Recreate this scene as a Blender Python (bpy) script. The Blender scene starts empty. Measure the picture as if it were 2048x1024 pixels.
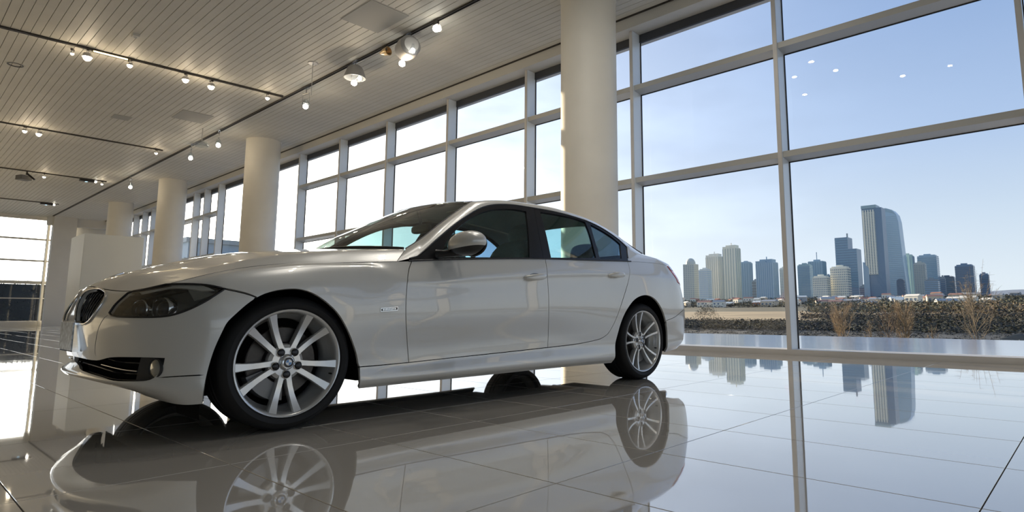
import bpy, bmesh, math, random, json
import numpy as np
from mathutils import Vector, Matrix
from mathutils.geometry import delaunay_2d_cdt
random.seed(7)
sc = bpy.context.scene
COL = sc.collection

# ---------------------------------------------------------------- camera
CAM_H = 0.556
PITCH, YAW, ROLL = 0.1294, 0.7147, -0.0021
F_PX, CX, CY = 1209.7, 1135.9, 470.2
fw = Vector((-math.sin(YAW)*math.cos(PITCH), math.cos(YAW)*math.cos(PITCH), math.sin(PITCH)))
rt = Vector((math.cos(YAW), math.sin(YAW), 0)); up = rt.cross(fw)
rt2 = rt*math.cos(ROLL)+up*math.sin(ROLL); up2 = up*math.cos(ROLL)-rt*math.sin(ROLL)
cam_data = bpy.data.cameras.new('camera'); cam = bpy.data.objects.new('camera', cam_data); COL.objects.link(cam)
cam.matrix_world = Matrix(((rt2.x, up2.x, -fw.x, 0), (rt2.y, up2.y, -fw.y, 0), (rt2.z, up2.z, -fw.z, CAM_H), (0, 0, 0, 1)))
cam_data.sensor_fit = 'HORIZONTAL'; cam_data.sensor_width = 36
cam_data.lens = F_PX/2048*36
cam_data.shift_x = (1024-CX)/2048; cam_data.shift_y = (CY-512)/2048
cam_data.clip_start = 0.05; cam_data.clip_end = 6000
sc.camera = cam

# ---------------------------------------------------------------- world, sun, exposure
sc.view_settings.view_transform = 'Standard'; sc.view_settings.look = 'None'
sc.view_settings.gamma = 1; sc.view_settings.use_curve_mapping = False
sc.view_settings.exposure = 1.07
sc.cycles.use_denoising = True
sc.cycles.max_bounces = 10; sc.cycles.diffuse_bounces = 5; sc.cycles.glossy_bounces = 5
sc.cycles.transparent_max_bounces = 24; sc.cycles.transmission_bounces = 6
sc.cycles.sample_clamp_indirect = 6.0; sc.cycles.caustics_reflective = False; sc.cycles.caustics_refractive = False

SUN_AZ = math.radians(-76); SUN_EL = math.radians(10)   # azimuth measured from +Y towards +X
sun_dir = Vector((math.sin(SUN_AZ)*math.cos(SUN_EL), math.cos(SUN_AZ)*math.cos(SUN_EL), math.sin(SUN_EL)))
world = bpy.data.worlds.new('sky'); sc.world = world; world.use_nodes = True
nt = world.node_tree; N = nt.nodes; Lk = nt.links; N.clear()
def wn(t, **k):
    n = N.new(t)
    for a, b in k.items(): setattr(n, a, b)
    return n
tc = wn('ShaderNodeTexCoord'); sep = wn('ShaderNodeSeparateXYZ'); Lk.new(tc.outputs['Generated'], sep.inputs[0])
ramp = wn('ShaderNodeValToRGB'); Lk.new(sep.outputs['Z'], ramp.inputs[0])
cr = ramp.color_ramp; cr.elements[0].position = 0.0; cr.elements[0].color = (0.39, 0.43, 0.45, 1)
cr.elements[1].position = 1.0; cr.elements[1].color = (0.09, 0.16, 0.32, 1)
for p_, c_ in ((0.045, (0.38, 0.425, 0.46)), (0.13, (0.315, 0.375, 0.44)), (0.26, (0.215, 0.288, 0.41)), (0.42, (0.146, 0.218, 0.355)), (0.6, (0.10, 0.165, 0.30))):
    e = cr.elements.new(p_); e.color = c_+(1,)
dot = wn('ShaderNodeVectorMath', operation='DOT_PRODUCT'); Lk.new(tc.outputs['Generated'], dot.inputs[0]); dot.inputs[1].default_value = sun_dir
mr = wn('ShaderNodeMapRange'); Lk.new(dot.outputs['Value'], mr.inputs[0]); mr.inputs[1].default_value = 0.10; mr.inputs[2].default_value = 1.0
pw = wn('ShaderNodeMath', operation='POWER'); Lk.new(mr.outputs[0], pw.inputs[0]); pw.inputs[1].default_value = 3.2
# clouds near the horizon towards the sun
cmap = wn('ShaderNodeMapping'); Lk.new(tc.outputs['Generated'], cmap.inputs[0]); cmap.inputs['Scale'].default_value = (3, 3, 9)
cn = wn('ShaderNodeTexNoise'); Lk.new(cmap.outputs[0], cn.inputs['Vector']); cn.inputs['Scale'].default_value = 1.6; cn.inputs['Detail'].default_value = 6
cmr = wn('ShaderNodeMapRange'); Lk.new(cn.outputs['Fac'], cmr.inputs[0]); cmr.inputs[1].default_value = 0.40; cmr.inputs[2].default_value = 0.62
cmr.inputs[3].default_value = 0.72; cmr.inputs[4].default_value = 1.12
pw2 = wn('ShaderNodeMath', operation='POWER'); Lk.new(mr.outputs[0], pw2.inputs[0]); pw2.inputs[1].default_value = 45
g1 = wn('ShaderNodeVectorMath', operation='SCALE'); g1.inputs[0].default_value = (0.44, 0.43, 0.41); Lk.new(pw.outputs[0], g1.inputs['Scale'])
g2 = wn('ShaderNodeVectorMath', operation='SCALE'); g2.inputs[0].default_value = (7.0, 6.6, 5.6); Lk.new(pw2.outputs[0], g2.inputs['Scale'])
glow0 = wn('ShaderNodeVectorMath', operation='ADD'); Lk.new(ramp.outputs[0], glow0.inputs[0]); Lk.new(g1.outputs[0], glow0.inputs[1])
glow = wn('ShaderNodeVectorMath', operation='ADD'); Lk.new(glow0.outputs[0], glow.inputs[0]); Lk.new(g2.outputs[0], glow.inputs[1])
cl = wn('ShaderNodeMixRGB', blend_type='MULTIPLY'); Lk.new(pw.outputs[0], cl.inputs[0]); Lk.new(glow.outputs[0], cl.inputs[1]); Lk.new(cmr.outputs[0], cl.inputs[2])
bg = wn('ShaderNodeBackground'); Lk.new(cl.outputs[0], bg.inputs[0]); bg.inputs[1].default_value = 1.0
wo = wn('ShaderNodeOutputWorld'); Lk.new(bg.outputs[0], wo.inputs[0])

def light(name, kind, loc, energy, color=(1, 1, 1), **k):
    d = bpy.data.lights.new(name, kind); d.energy = energy; d.color = color
    for a, b in k.items(): setattr(d, a, b)
    o = bpy.data.objects.new(name, d); COL.objects.link(o); o.location = loc
    return o
sun = light('sun_light', 'SUN', (0, 0, 50), 5.0, (1.0, 0.80, 0.52), angle=math.radians(0.6))
sun.rotation_euler = (-sun_dir).to_track_quat('-Z', 'Y').to_euler()
# ---------------------------------------------------------------- materials
MATS = {}
def mat(name, color=(0.8, 0.8, 0.8), rough=0.5, metal=0.0, spec=0.5, coat=0.0, coat_rough=0.02, emit=None, estr=0.0, noise=None, bump=None, alpha=None):
    m = bpy.data.materials.new(name); m.use_nodes = True; t = m.node_tree; b = t.nodes['Principled BSDF']
    b.inputs['Base Color'].default_value = tuple(color)+(1,); b.inputs['Roughness'].default_value = rough
    b.inputs['Metallic'].default_value = metal; b.inputs['Specular IOR Level'].default_value = spec
    b.inputs['Coat Weight'].default_value = coat; b.inputs['Coat Roughness'].default_value = coat_rough
    if emit is not None:
        b.inputs['Emission Color'].default_value = tuple(emit)+(1,); b.inputs['Emission Strength'].default_value = estr
    tcn = None
    if noise or bump:
        tcn = t.nodes.new('ShaderNodeTexCoord')
    if noise:                                    # (scale, amount) gentle mottling of the base colour
        s_, a_ = noise[:2]
        n = t.nodes.new('ShaderNodeTexNoise'); n.inputs['Scale'].default_value = s_; n.inputs['Detail'].default_value = 5
        t.links.new(tcn.outputs['Object'], n.inputs['Vector'])
        r = t.nodes.new('ShaderNodeMapRange'); r.inputs[3].default_value = 1-a_; r.inputs[4].default_value = 1+a_
        r.inputs[1].default_value = 0.3; r.inputs[2].default_value = 0.7
        t.links.new(n.outputs['Fac'], r.inputs[0])
        x = t.nodes.new('ShaderNodeMixRGB'); x.blend_type = 'MULTIPLY'; x.inputs[0].default_value = 1
        x.inputs[1].default_value = tuple(color)+(1,); t.links.new(r.outputs[0], x.inputs[2]); t.links.new(x.outputs[0], b.inputs['Base Color'])
    if bump:                                     # (scale, strength, distance)
        n = t.nodes.new('ShaderNodeTexNoise'); n.inputs['Scale'].default_value = bump[0]; n.inputs['Detail'].default_value = 3
        t.links.new(tcn.outputs['Object'], n.inputs['Vector'])
        bp = t.nodes.new('ShaderNodeBump'); bp.inputs['Strength'].default_value = bump[1]; bp.inputs['Distance'].default_value = bump[2]
        t.links.new(n.outputs['Fac'], bp.inputs['Height']); t.links.new(bp.outputs[0], b.inputs['Normal'])
    MATS[name] = m
    return m
def glass_mat(name, tint, ior=1.45, rough=0.0, refl=(1, 1, 1)):
    m = bpy.data.materials.new(name); m.use_nodes = True; t = m.node_tree; t.nodes.clear()
    o = t.nodes.new('ShaderNodeOutputMaterial'); x = t.nodes.new('ShaderNodeMixShader'); lw = t.nodes.new('ShaderNodeLayerWeight'); lw.inputs['Blend'].default_value = 0.5
    r0 = ((ior-1)/(ior+1))**2; p5 = t.nodes.new('ShaderNodeMath'); p5.operation = 'POWER'; t.links.new(lw.outputs['Facing'], p5.inputs[0]); p5.inputs[1].default_value = 5
    f = t.nodes.new('ShaderNodeMapRange'); t.links.new(p5.outputs[0], f.inputs[0]); f.inputs[3].default_value = r0; f.inputs[4].default_value = 1.0   # same from both sides of a thin pane
    a = t.nodes.new('ShaderNodeBsdfTransparent'); a.inputs[0].default_value = tuple(tint)+(1,)
    g = t.nodes.new('ShaderNodeBsdfGlossy'); g.inputs['Roughness'].default_value = rough; g.inputs[0].default_value = tuple(refl)+(1,)
    t.links.new(f.outputs[0], x.inputs[0]); t.links.new(a.outputs[0], x.inputs[1]); t.links.new(g.outputs[0], x.inputs[2]); t.links.new(x.outputs[0], o.inputs[0])
    MATS[name] = m
    return m
M_paint = mat('car_paint', (0.68, 0.67, 0.635), 0.30, 0.20, 0.5, coat=1.0, coat_rough=0.012)
M_black = mat('black_trim', (0.010, 0.010, 0.012), 0.28, 0, 0.5)
M_gap = mat('dark_cavity', (0.004, 0.004, 0.004), 0.9, 0, 0.1)
M_rubber = mat('tyre_rubber', (0.012, 0.012, 0.013), 0.62, 0, 0.35, bump=(160, 0.15, 0.001))
M_rim = mat('silver_alloy', (0.70, 0.70, 0.69), 0.24, 0.55, 0.5, coat=0.6, coat_rough=0.05)
M_chrome = mat('chrome', (0.80, 0.80, 0.80), 0.06, 1.0)
M_steel = mat('brake_steel', (0.07, 0.065, 0.06), 0.42, 0.9, noise=(30, 0.15))
M_darkplastic = mat('dark_plastic', (0.03, 0.03, 0.032), 0.5)
M_glass_car = glass_mat('tinted_car_glass', (0.58, 0.80, 0.84), 1.6)
M_glass_ws = glass_mat('windscreen_glass', (0.66, 0.78, 0.74), 1.95)
M_glass_quarter = glass_mat('quarter_glass', (0.30, 0.42, 0.62), 1.55)
M_lens = glass_mat('lamp_lens', (0.72, 0.74, 0.74), 1.9)
M_seat = mat('grey_leather', (0.36, 0.41, 0.41), 0.5, noise=(60, 0.08))
M_interior = mat('interior_lining', (0.70, 0.70, 0.63), 0.8)
M_red = mat('red_tail_lens', (0.75, 0.03, 0.04), 0.12, 0, 0.6, coat=1)
M_clearred = mat('smoked_tail_lens', (0.30, 0.22, 0.35), 0.12, 0, 0.6, coat=1)
M_wall = mat('white_wall_paint', (0.62, 0.61, 0.57), 0.6, noise=(1.5, 0.03))
M_column = mat('column_plaster', (0.80, 0.77, 0.69), 0.55, noise=(2, 0.03), bump=(5, 0.1, 0.01))
M_plank = mat('ceiling_plank_paint', (0.60, 0.585, 0.53), 0.55, noise=(2.0, 0.04))
M_ceil = mat('ceiling_void', (0.10, 0.095, 0.085), 0.9)
M_panelg = mat('ceiling_panel_paint', (0.36, 0.36, 0.34), 0.6)
M_mull = mat('mullion_metal', (0.64, 0.62, 0.59), 0.42, 0.15, 0.4, noise=(3, 0.04))
M_trans = mat('transom_metal', (0.50, 0.50, 0.475), 0.42, 0.15, 0.4)
M_reveal = mat('skylit_reveal_tone', (0.88, 0.93, 0.96), 0.30, 0.1, 0.6)  # sky light on the fins' right sides, put into a paler base colour
M_head = mat('dark_head_blind', (0.05, 0.055, 0.065), 0.6)
M_gasket = mat('black_gasket', (0.01, 0.01, 0.012), 0.5)
M_pane = glass_mat('window_glass', (0.985, 0.99, 0.995), 1.35)
M_track = mat('dark_track_metal', (0.05, 0.045, 0.04), 0.45, 0.3)
M_lampbody = mat('lamp_housing', (0.40, 0.40, 0.40), 0.42, 0.25)
M_bulb = mat('lit_bulb', (1, 0.95, 0.85), 0.4, emit=(1.0, 0.86, 0.62), estr=8)
M_bulb2 = mat('lit_bulb_white', (1, 1, 1), 0.4, emit=(1.0, 0.93, 0.80), estr=10)
M_shade = glass_mat('clear_lamp_shade', (0.85, 0.87, 0.88), 1.6)

# polished floor tiles: soft mottling, very smooth with faint unevenness
def floor_mat():
    m = mat('polished_tile', (0.60, 0.565, 0.51), 0.035, 0, 0.62, noise=(0.9, 0.05))
    t = m.node_tree; b = t.nodes['Principled BSDF']
    b.inputs['Coat Weight'].default_value = 1.0; b.inputs['Coat Roughness'].default_value = 0.018; b.inputs['Coat IOR'].default_value = 1.75
    tcn = t.nodes.new('ShaderNodeTexCoord'); n = t.nodes.new('ShaderNodeTexNoise'); n.inputs['Scale'].default_value = 1.1; n.inputs['Detail'].default_value = 2
    geo = t.nodes.new('ShaderNodeNewGeometry'); t.links.new(geo.outputs['Position'], n.inputs['Vector'])
    bp = t.nodes.new('ShaderNodeBump'); bp.inputs['Strength'].default_value = 0.10; bp.inputs['Distance'].default_value = 0.02
    t.links.new(n.outputs['Fac'], bp.inputs['Height']); t.links.new(bp.outputs[0], b.inputs['Normal'])
    return m
M_floor = floor_mat()
M_grout = mat('tile_grout', (0.05, 0.05, 0.055), 0.7)

# ---------------------------------------------------------------- helpers
def newmesh(name, verts, faces, material, parent=None, smooth=False, normals=None, mats=None, fmat=None, sharp=None):
    me = bpy.data.meshes.new(name); me.from_pydata([tuple(map(float, v)) for v in verts], [], faces)
    for m in (mats or [material]): me.materials.append(m)
    if fmat is not None: me.polygons.foreach_set('material_index', fmat)
    if smooth:
        me.polygons.foreach_set('use_smooth', [True]*len(me.polygons))
        if normals is not None: me.normals_split_custom_set_from_vertices([tuple(map(float, n)) for n in normals])
        elif sharp: me.set_sharp_from_angle(angle=math.radians(sharp))
    me.update()
    o = bpy.data.objects.new(name, me); COL.objects.link(o)
    if parent is not None: o.parent = parent
    return o
def thing(name, label, cat, loc=(0, 0, 0), rotz=0.0, group=None):
    o = bpy.data.objects.new(name, None); COL.objects.link(o); o.location = loc; o.rotation_euler = (0, 0, rotz); o.empty_display_size = 0.2
    o['label'] = label; o['category'] = cat
    if group: o['group'] = group
    return o
def tag(o, label, cat, group=None, kind=None):
    o['label'] = label; o['category'] = cat
    if group: o['group'] = group
    if kind: o['kind'] = kind
    return o
def struct(o):
    o['kind'] = 'structure'; return o
class MB:
    def __init__(s): s.v = []; s.f = []; s.m = []
    def add(s, vs, fs, mi=0):
        k = len(s.v); s.v += [tuple(map(float, v)) for v in vs]; s.f += [tuple(i+k for i in f) for f in fs]; s.m += [mi]*len(fs); return s
    def box(s, x0, x1, y0, y1, z0, z1, mi=0):
        return s.add([(x0, y0, z0), (x1, y0, z0), (x1, y1, z0), (x0, y1, z0), (x0, y0, z1), (x1, y0, z1), (x1, y1, z1), (x0, y1, z1)],
                     [(0, 3, 2, 1), (4, 5, 6, 7), (0, 1, 5, 4), (1, 2, 6, 5), (2, 3, 7, 6), (3, 0, 4, 7)], mi)
    def tube(s, pts, r, n=10, mi=0, caps=True):
        P = [Vector(p) for p in pts]; rs = r if isinstance(r, (list, tuple)) else [r]*len(P); vs = []; fs = []
        for i, p in enumerate(P):
            d = (P[min(i+1, len(P)-1)]-P[max(i-1, 0)]).normalized()
            a = d.orthogonal().normalized() if i == 0 else (a - d*a.dot(d)).normalized()
            b = d.cross(a)
            for k in range(n):
                th = 2*math.pi*k/n; vs.append(tuple(p+(a*math.cos(th)+b*math.sin(th))*rs[i]))
        for i in range(len(P)-1):
            for k in range(n): fs.append((i*n+k, i*n+(k+1) % n, (i+1)*n+(k+1) % n, (i+1)*n+k))
        if caps: fs.append(tuple(range(n-1, -1, -1))); fs.append(tuple((len(P)-1)*n+k for k in range(n)))
        return s.add(vs, fs, mi)
    def lathe(s, prof, n=32, mi=0, axis='z', c=(0, 0, 0), a0=0.0):
        vs = []; fs = []
        for (r, h) in prof:
            for k in range(n):
                th = a0+2*math.pi*k/n; x, y = r*math.cos(th), r*math.sin(th)
                vs.append({'z': (c[0]+x, c[1]+y, c[2]+h), 'y': (c[0]+x, c[1]+h, c[2]+y), 'x': (c[0]+h, c[1]+x, c[2]+y)}[axis])
        for i in range(len(prof)-1):
            for k in range(n):
                q = (i*n+k, i*n+(k+1) % n, (i+1)*n+(k+1) % n, (i+1)*n+k); fs.append(q if axis == 'z' or axis == 'x' else q[::-1])
        return s.add(vs, fs, mi)
    def ball(s, c, r, n=12, mi=0, sc3=(1, 1, 1)):
        prof = [(max(1e-4, math.sin(math.pi*i/(n//2))), -math.cos(math.pi*i/(n//2))) for i in range(n//2+1)]
        k = len(s.v); s.lathe(prof, n, mi)
        for i in range(k, len(s.v)):
            v = s.v[i]; s.v[i] = (c[0]+v[0]*r*sc3[0], c[1]+v[1]*r*sc3[1], c[2]+v[2]*r*sc3[2])
        return s
    def build(s, name, material, parent=None, smooth=False, sharp=35, mats=None):
        return newmesh(name, s.v, s.f, material, parent, smooth, mats=mats, fmat=s.m if mats else None, sharp=sharp)
def bx(name, b, material, parent=None, bevel=0.0):
    o = MB().box(*b).build(name, material, parent)
    if bevel:
        bm = bmesh.new(); bm.from_mesh(o.data); bmesh.ops.bevel(bm, geom=bm.edges[:], offset=bevel, segments=2, affect='EDGES', profile=0.5)
        bm.to_mesh(o.data); bm.free()
    return o
def copy_tree(o, parent=None):
    c = o.copy(); COL.objects.link(c); c.parent = parent
    if parent is None and o.parent is None: pass
    for ch in list(o.children): copy_tree(ch, c)
    return c

# ================================================================ the hall
W = 8.19; GY = 8.44            # inner face of the mullions, glass plane
H = 5.60; X0 = -41.0; X1 = 13.6; Y0 = -14.0
# ---- floor: a slab, polished tiles laid near the car, the far tiles joined
floor = struct(bx('floor', (X0-0.4, X1+0.4, Y0-0.3, W+0.55, -0.30, -0.012), M_grout))
TX, TY, JX, JY = 1.10, 0.60, -0.30, 2.15
tile_me = None
def tile_verts(x0, x1, y0, y1):
    g = 0.0018; b = 0.0012
    o_ = [(x0+g, y0+g), (x1-g, y0+g), (x1-g, y1-g), (x0+g, y1-g)]; i_ = [(x0+g+b, y0+g+b), (x1-g-b, y0+g+b), (x1-g-b, y1-g-b), (x0+g+b, y1-g-b)]
    v = [(x, y, -0.012) for x, y in o_]+[(x, y, -b) for x, y in o_]+[(x, y, 0.0) for x, y in i_]
    f = [(0, 1, 5, 4), (1, 2, 6, 5), (2, 3, 7, 6), (3, 0, 4, 7), (4, 5, 9, 8), (5, 6, 10, 9), (6, 7, 11, 10), (7, 4, 8, 11), (8, 9, 10, 11)]
    return v, f
v_, f_ = tile_verts(-TX, 0, 0, TY)
tm = bpy.data.meshes.new('floor_tile'); tm.from_pydata(v_, [], f_); tm.materials.append(M_floor)
far = MB(); nt_ = 0
ix0 = int(math.floor((X1-JX)/TX)); jy = range(int(math.floor((Y0-JY)/TY)), int(math.ceil((W-JY)/TY))+1)
for i in range(-1, 40):
    xr = JX-TX*i
    for j in jy:
        y = JY+TY*j
        if xr < X0+TX: continue
        y1 = min(y+TY, W+0.02)
        if y1-y < 0.05: continue
        near = (0.2 < y < W-TY*0.5 and xr <= JX+0.1 and nt_ < 288 and xr > JX-TX*22.5 and y > 0.2+0*xr and y1-y > TY-1e-6)
        if near:
            o = bpy.data.objects.new('tile', tm); COL.objects.link(o); o.location = (xr, y, 0); o.parent = floor; nt_ += 1
        else:
            a, b = tile_verts(xr-TX, xr, y, y1); far.add(a, b)
for i in range(2, 15):           # strip to the right of the camera
    xr = JX+TX*i
    for j in jy:
        y = JY+TY*j; y1 = min(y+TY, W+0.02)
        if xr < X1+TX and y1-y > 0.05: a, b = tile_verts(xr-TX, xr, y, y1); far.add(a, b)
o = far.build('far_tiles', M_floor, floor); o['kind'] = 'stuff'

# ---- ceiling: planks running along the window wall
ceiling = struct(bx('ceiling', (X0-0.4, X1+0.4, Y0-0.3, W+0.55, H+0.03, H+0.25), M_ceil))
PW = 0.132
def plank_geo(y, L0, L1):
    g = 0.007; b = 0.003; y0, y1 = y+g/2, y+PW-g/2
    v = [(L0, y0, H+0.03), (L1, y0, H+0.03), (L1, y0, H+b), (L0, y0, H+b), (L0, y0+b, H), (L1, y0+b, H), (L0, y1-b, H), (L1, y1-b, H), (L0, y1, H+b), (L1, y1, H+b), (L0, y1, H+0.03), (L1, y1, H+0.03)]
    return v, [(0, 1, 2, 3), (3, 2, 5, 4), (4, 5, 7, 6), (6, 7, 9, 8), (8, 9, 11, 10)]
pv, pf = plank_geo(0, X0, X1)
pm = bpy.data.meshes.new('plank'); pm.from_pydata(pv, [], pf); pm.materials.append(M_plank)
y = W-0.13-PW; back = MB()
while y > Y0:
    if y > 0.2:
        o = bpy.data.objects.new('plank', pm); COL.objects.link(o); o.location = (0, y, 0); o.parent = ceiling
    else:
        a, b = plank_geo(y, X0, X1); back.add(a, b)
    y -= PW
o = back.build('back_planks', M_plank, ceiling); o['kind'] = 'stuff'
# white fascia strip between planks and window head
struct(MB().box(X0, X1, W-0.10, W+0.30, 5.395, 5.62).build('trim_1', M_wall))
struct(MB().box(X0, X1, W-0.125, W-0.10, 5.585, 5.62).build('trim_2', M_track))

# ---- walls
wall_w = struct(MB().box(X0-0.3, X1, W+0.30, GY+0.2, 5.30, 6.0).box(X0-0.3, X1, W, GY+0.12, -0.3, 0.004).build('wall_window', M_wall))
struct(bx('wall_back', (X0-0.3, X1+0.3, Y0-0.3, Y0, 0, H+0.1), M_wall))
# right-hand end of the hall: glazed above a low wall (out of view, lights the side of the car)
struct(MB().box(X1, X1+0.3, Y0, W+0.4, 0, 0.35).box(X1, X1+0.3, Y0, W+0.4, 4.9, H+0.1).build('wall_right', M_wall))

def glazing(name, xs, y_in, transoms, sill_h):
    pass
# window wall: every bay is a window; mullions, transoms, pane(s) are its parts
MX = [-40.6, -38.9, -37.2, -35.36, -33.91, -32.55, -30.6, -28.8, -27.0, -25.83, -24.39, -20.40, -17.93, -15.53, -13.19, -10.74, -8.24, -5.70, -3.20, -0.41, 2.3, 5.0, 7.7, 10.4]
L1, L2, SH, HT, HB = 2.81, 4.415, 0.075, 5.39, 5.25
struct(MB().box(X0, X1, W-0.02, W+0.33, 0.0, SH).build('trim_3', M_mull))                       # sill
for i, x in enumerate(MX):
    xe = MX[i+1] if i+1 < len(MX) else X1
    w = struct(bpy.data.objects.new('window_%d' % (i+1), None)); COL.objects.link(w); w.location = (x, W, 0)
    D = GY-W; ww = 0.058; bay = xe-x
    m_ = MB().box(0, ww, 0, D, 0, HT, 0)
    # right-hand reveal of the fin is a sheet with skylight put into its paler colour, with a black gasket against the glass
    m_.box(ww, ww+0.004, 0.012, D-0.010, 0.02, HT, 1).box(-0.012, ww+0.016, D-0.012, D+0.01, 0, HT, 2)
    m_.build('mullion', M_mull, w, mats=[M_mull, M_reveal, M_gasket])
    for z in (L1, L2):
        if bay < 0.5: continue
        if -24.5 < x < -20.0 : continue
        t = MB().add([(ww, 0.03, z-0.085), (ww, 0.03, z), (ww, D, z), (ww, D, z-0.115), (bay, 0.03, z-0.085), (bay, 0.03, z), (bay, D, z), (bay, D, z-0.115)],
                     [(0, 1, 5, 4), (1, 2, 6, 5), (2, 3, 7, 6), (3, 0, 4, 7)])
        t.box(ww, bay, D-0.012, D+0.008, z-0.125, z-0.113, 1)
        t.build('transom', M_trans, w, mats=[M_trans, M_gasket])
    MB().box(ww, bay, D-0.03, D+0.02, HB, HT).build('head_blind', M_head, w)
    MB().box(ww, bay, D-0.002, D, SH, L1-0.10).build('pane', M_pane, w)
    MB().box(ww, bay, D-0.002, D, L1, L2-0.10).build('pane', M_pane, w)
    MB().box(ww, bay, D-0.002, D, L2, HB).build('pane', M_pane, w)

# ---- far end wall (left): glazed, with a slender post and a wall pier
FX = X0
struct(MB().box(FX-0.3, FX, 7.0, W+0.3, 0, 5.62).build('wall_far', M_wall))
wf = struct(bpy.data.objects.new('window_30', None)); COL.objects.link(wf); wf.location = (FX, 0, 0)
MB().box(-0.25, 0, Y0, 7.0, 5.45, 5.62).build('window_head', M_mull, wf)
MB().box(-0.25, 0.05, Y0, 7.0, 0.0, 0.25).build('window_sill', M_wall, wf)
for z, hgt in ((4.47, 0.09), (3.36, 0.09), (2.28, 0.16), (1.42, 0.05)):
    MB().box(-0.08, 0.02, Y0, 7.0, z-hgt, z).build('transom', M_trans, wf)
yy = 5.86
while yy > Y0:
    MB().box(-0.18, 0.06, yy-0.05, yy+0.05, 0.0, 5.5).build('mullion', M_trans, wf)
    MB().box(-0.05, -0.045, yy-3.3+0.05, yy-0.05, 0.25, 5.45).build('pane', M_pane, wf)
    yy -= 3.3
MB().box(-0.05, -0.045, 5.91, 7.0, 0.25, 5.45).build('pane', M_pane, wf)
# right end glazing, out of frame
wr = struct(bpy.data.objects.new('window_31', None)); COL.objects.link(wr); wr.location = (X1, 0, 0)
yy = Y0
while yy < W:
    MB().box(0.05, 0.2, yy-0.04, yy+0.04, 0.35, 4.9).build('mullion', M_mull, wr)
    MB().box(0.10, 0.105, yy+0.04, min(yy+2.5, W)-0.04, 0.35, 4.9).build('pane', M_pane, wr)
    yy += 2.5
MB().box(0.05, 0.2, Y0, W, 2.6, 2.72).build('transom', M_mull, wr)

# ---- round columns and the pier
COLS = [(-5.82, 7.22, 0.445), (-18.08, 7.2, 0.462), (-26.1, 7.2, 0.462), (-33.3, 7.2, 0.47)]
for i, (x, y, r) in enumerate(COLS):
    c = MB().lathe([(r, 0.0), (r, 0.10), (r, 0.101), (r, H-0.02), (r+0.012, H-0.02), (r+0.012, H+0.03)], 96)
    o = c.build('column', M_column, None, smooth=True, sharp=50); o.location = (x, y, 0); struct(o)
o = MB().box(0, 0.45, 0, 0.95, 0, 5.62).build('pillar', M_wall); o.location = (FX+0.35, 5.92, 0); struct(o)
o = MB().box(0, 0.35, -0.2, 2.3, 0, 0.45).build('trim_4', M_wall); o.location = (FX+0.3, 5.90, 5.17); struct(o)

# ---- white display block in front of the far columns
bl = MB().box(0, 2.2, 0, 1.86, 0, 3.55).build('display_block', mat('block_paint', (0.70, 0.72, 0.70), 0.5, noise=(1, 0.02)))
bl.location = (-30.2, 5.03, 0)
bm = bmesh.new(); bm.from_mesh(bl.data); bmesh.ops.bevel(bm, geom=bm.edges[:], offset=0.012, segments=2, affect='EDGES'); bm.to_mesh(bl.data); bm.free()
tag(bl, 'tall plain white display block standing before the far round column', 'display block')

# ---- flush ceiling fittings
def flat_panel(x0, x1, y0, y1, lab):
    t = thing('ceiling_panel', lab, 'ceiling panel', ((x0+x1)/2, (y0+y1)/2, H))
    a, b = (x1-x0)/2, (y1-y0)/2
    MB().box(-a, a, -b, b, -0.012, 0.02).build('panel', M_panelg, t)
    MB().box(-a-0.015, a+0.015, -b-0.015, b+0.015, -0.004, 0.02).build('rim', M_plank, t)
    return t
flat_panel(-9.38, -8.41, 4.87, 5.58, 'large square grey ceiling panel at the top of the picture above the car roof')
flat_panel(-17.56, -16.68, 4.68, 5.37, 'smaller grey ceiling panel beyond the first lighting track')
flat_panel(-18.75, -18.35, 3.65, 4.02, 'small pale square ceiling hatch left of the grey panel')
t = thing('downlight', 'round recessed black downlight in the ceiling at far left', 'downlight', (-16.16, 1.51, H))
MB().lathe([(0.13, 0.0), (0.13, -0.012), (0.105, -0.012), (0.10, 0.02), (0.06, 0.03), (0.001, 0.03)], 32).build('bezel', M_darkplastic, t, smooth=True)
MB().lathe([(0.152, 0.0), (0.150, -0.006), (0.13, -0.006)], 32).build('trim_ring', M_plank, t, smooth=True)
t = thing('smoke_detector', 'small white detector box on the ceiling above the bright track', 'detector', (-12.75, 2.73, H))
MB().box(-0.06, 0.06, -0.05, 0.05, -0.045, 0.0).build('housing', M_wall, t)
MB().lathe([(0.03, -0.045), (0.025, -0.06), (0.001, -0.062)], 16).build('sensor', M_shade, t, smooth=True)

# ---- lighting tracks
def track(name, p0, p1, z, w, lab, group='ceiling lighting tracks'):
    t = thing(name, lab, 'lighting track', ((p0[0]+p1[0])/2, (p0[1]+p1[1])/2, z), 0, group)
    dx, dy = (p1[0]-p0[0])/2, (p1[1]-p0[1])/2
    L = math.hypot(dx, dy); a = math.atan2(dy, dx); t.rotation_euler = (0, 0, a)
    MB().box(-L, L, -w/2, -w/4, -0.035, 0.0).box(-L, L, w/4, w/2, -0.035, 0.0).box(-L, L, -w/4, w/4, -0.012, 0.0).build('rail', M_track, t)
    MB().box(-L-0.03, -L, -w/2-0.004, w/2+0.004, -0.04, 0.0).build('end_cap', M_track, t)
    MB().box(L, L+0.03, -w/2-0.004, w/2+0.004, -0.04, 0.0).build('end_cap', M_track, t)
    return t
track('lighting_track', (-39.9, 5.83), (-6.3, 5.99), H, 0.055, 'long dark lighting track running beside the columns')
track('lighting_track', (-14.35, -3.0), (-13.88, 5.85), H, 0.06, 'nearest cross track, carrying the brightest lamps')
track('lighting_track', (-21.3, -3.0), (-21.35, 5.5), H, 0.05, 'second cross track from the camera with lamps at both ends')
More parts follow.
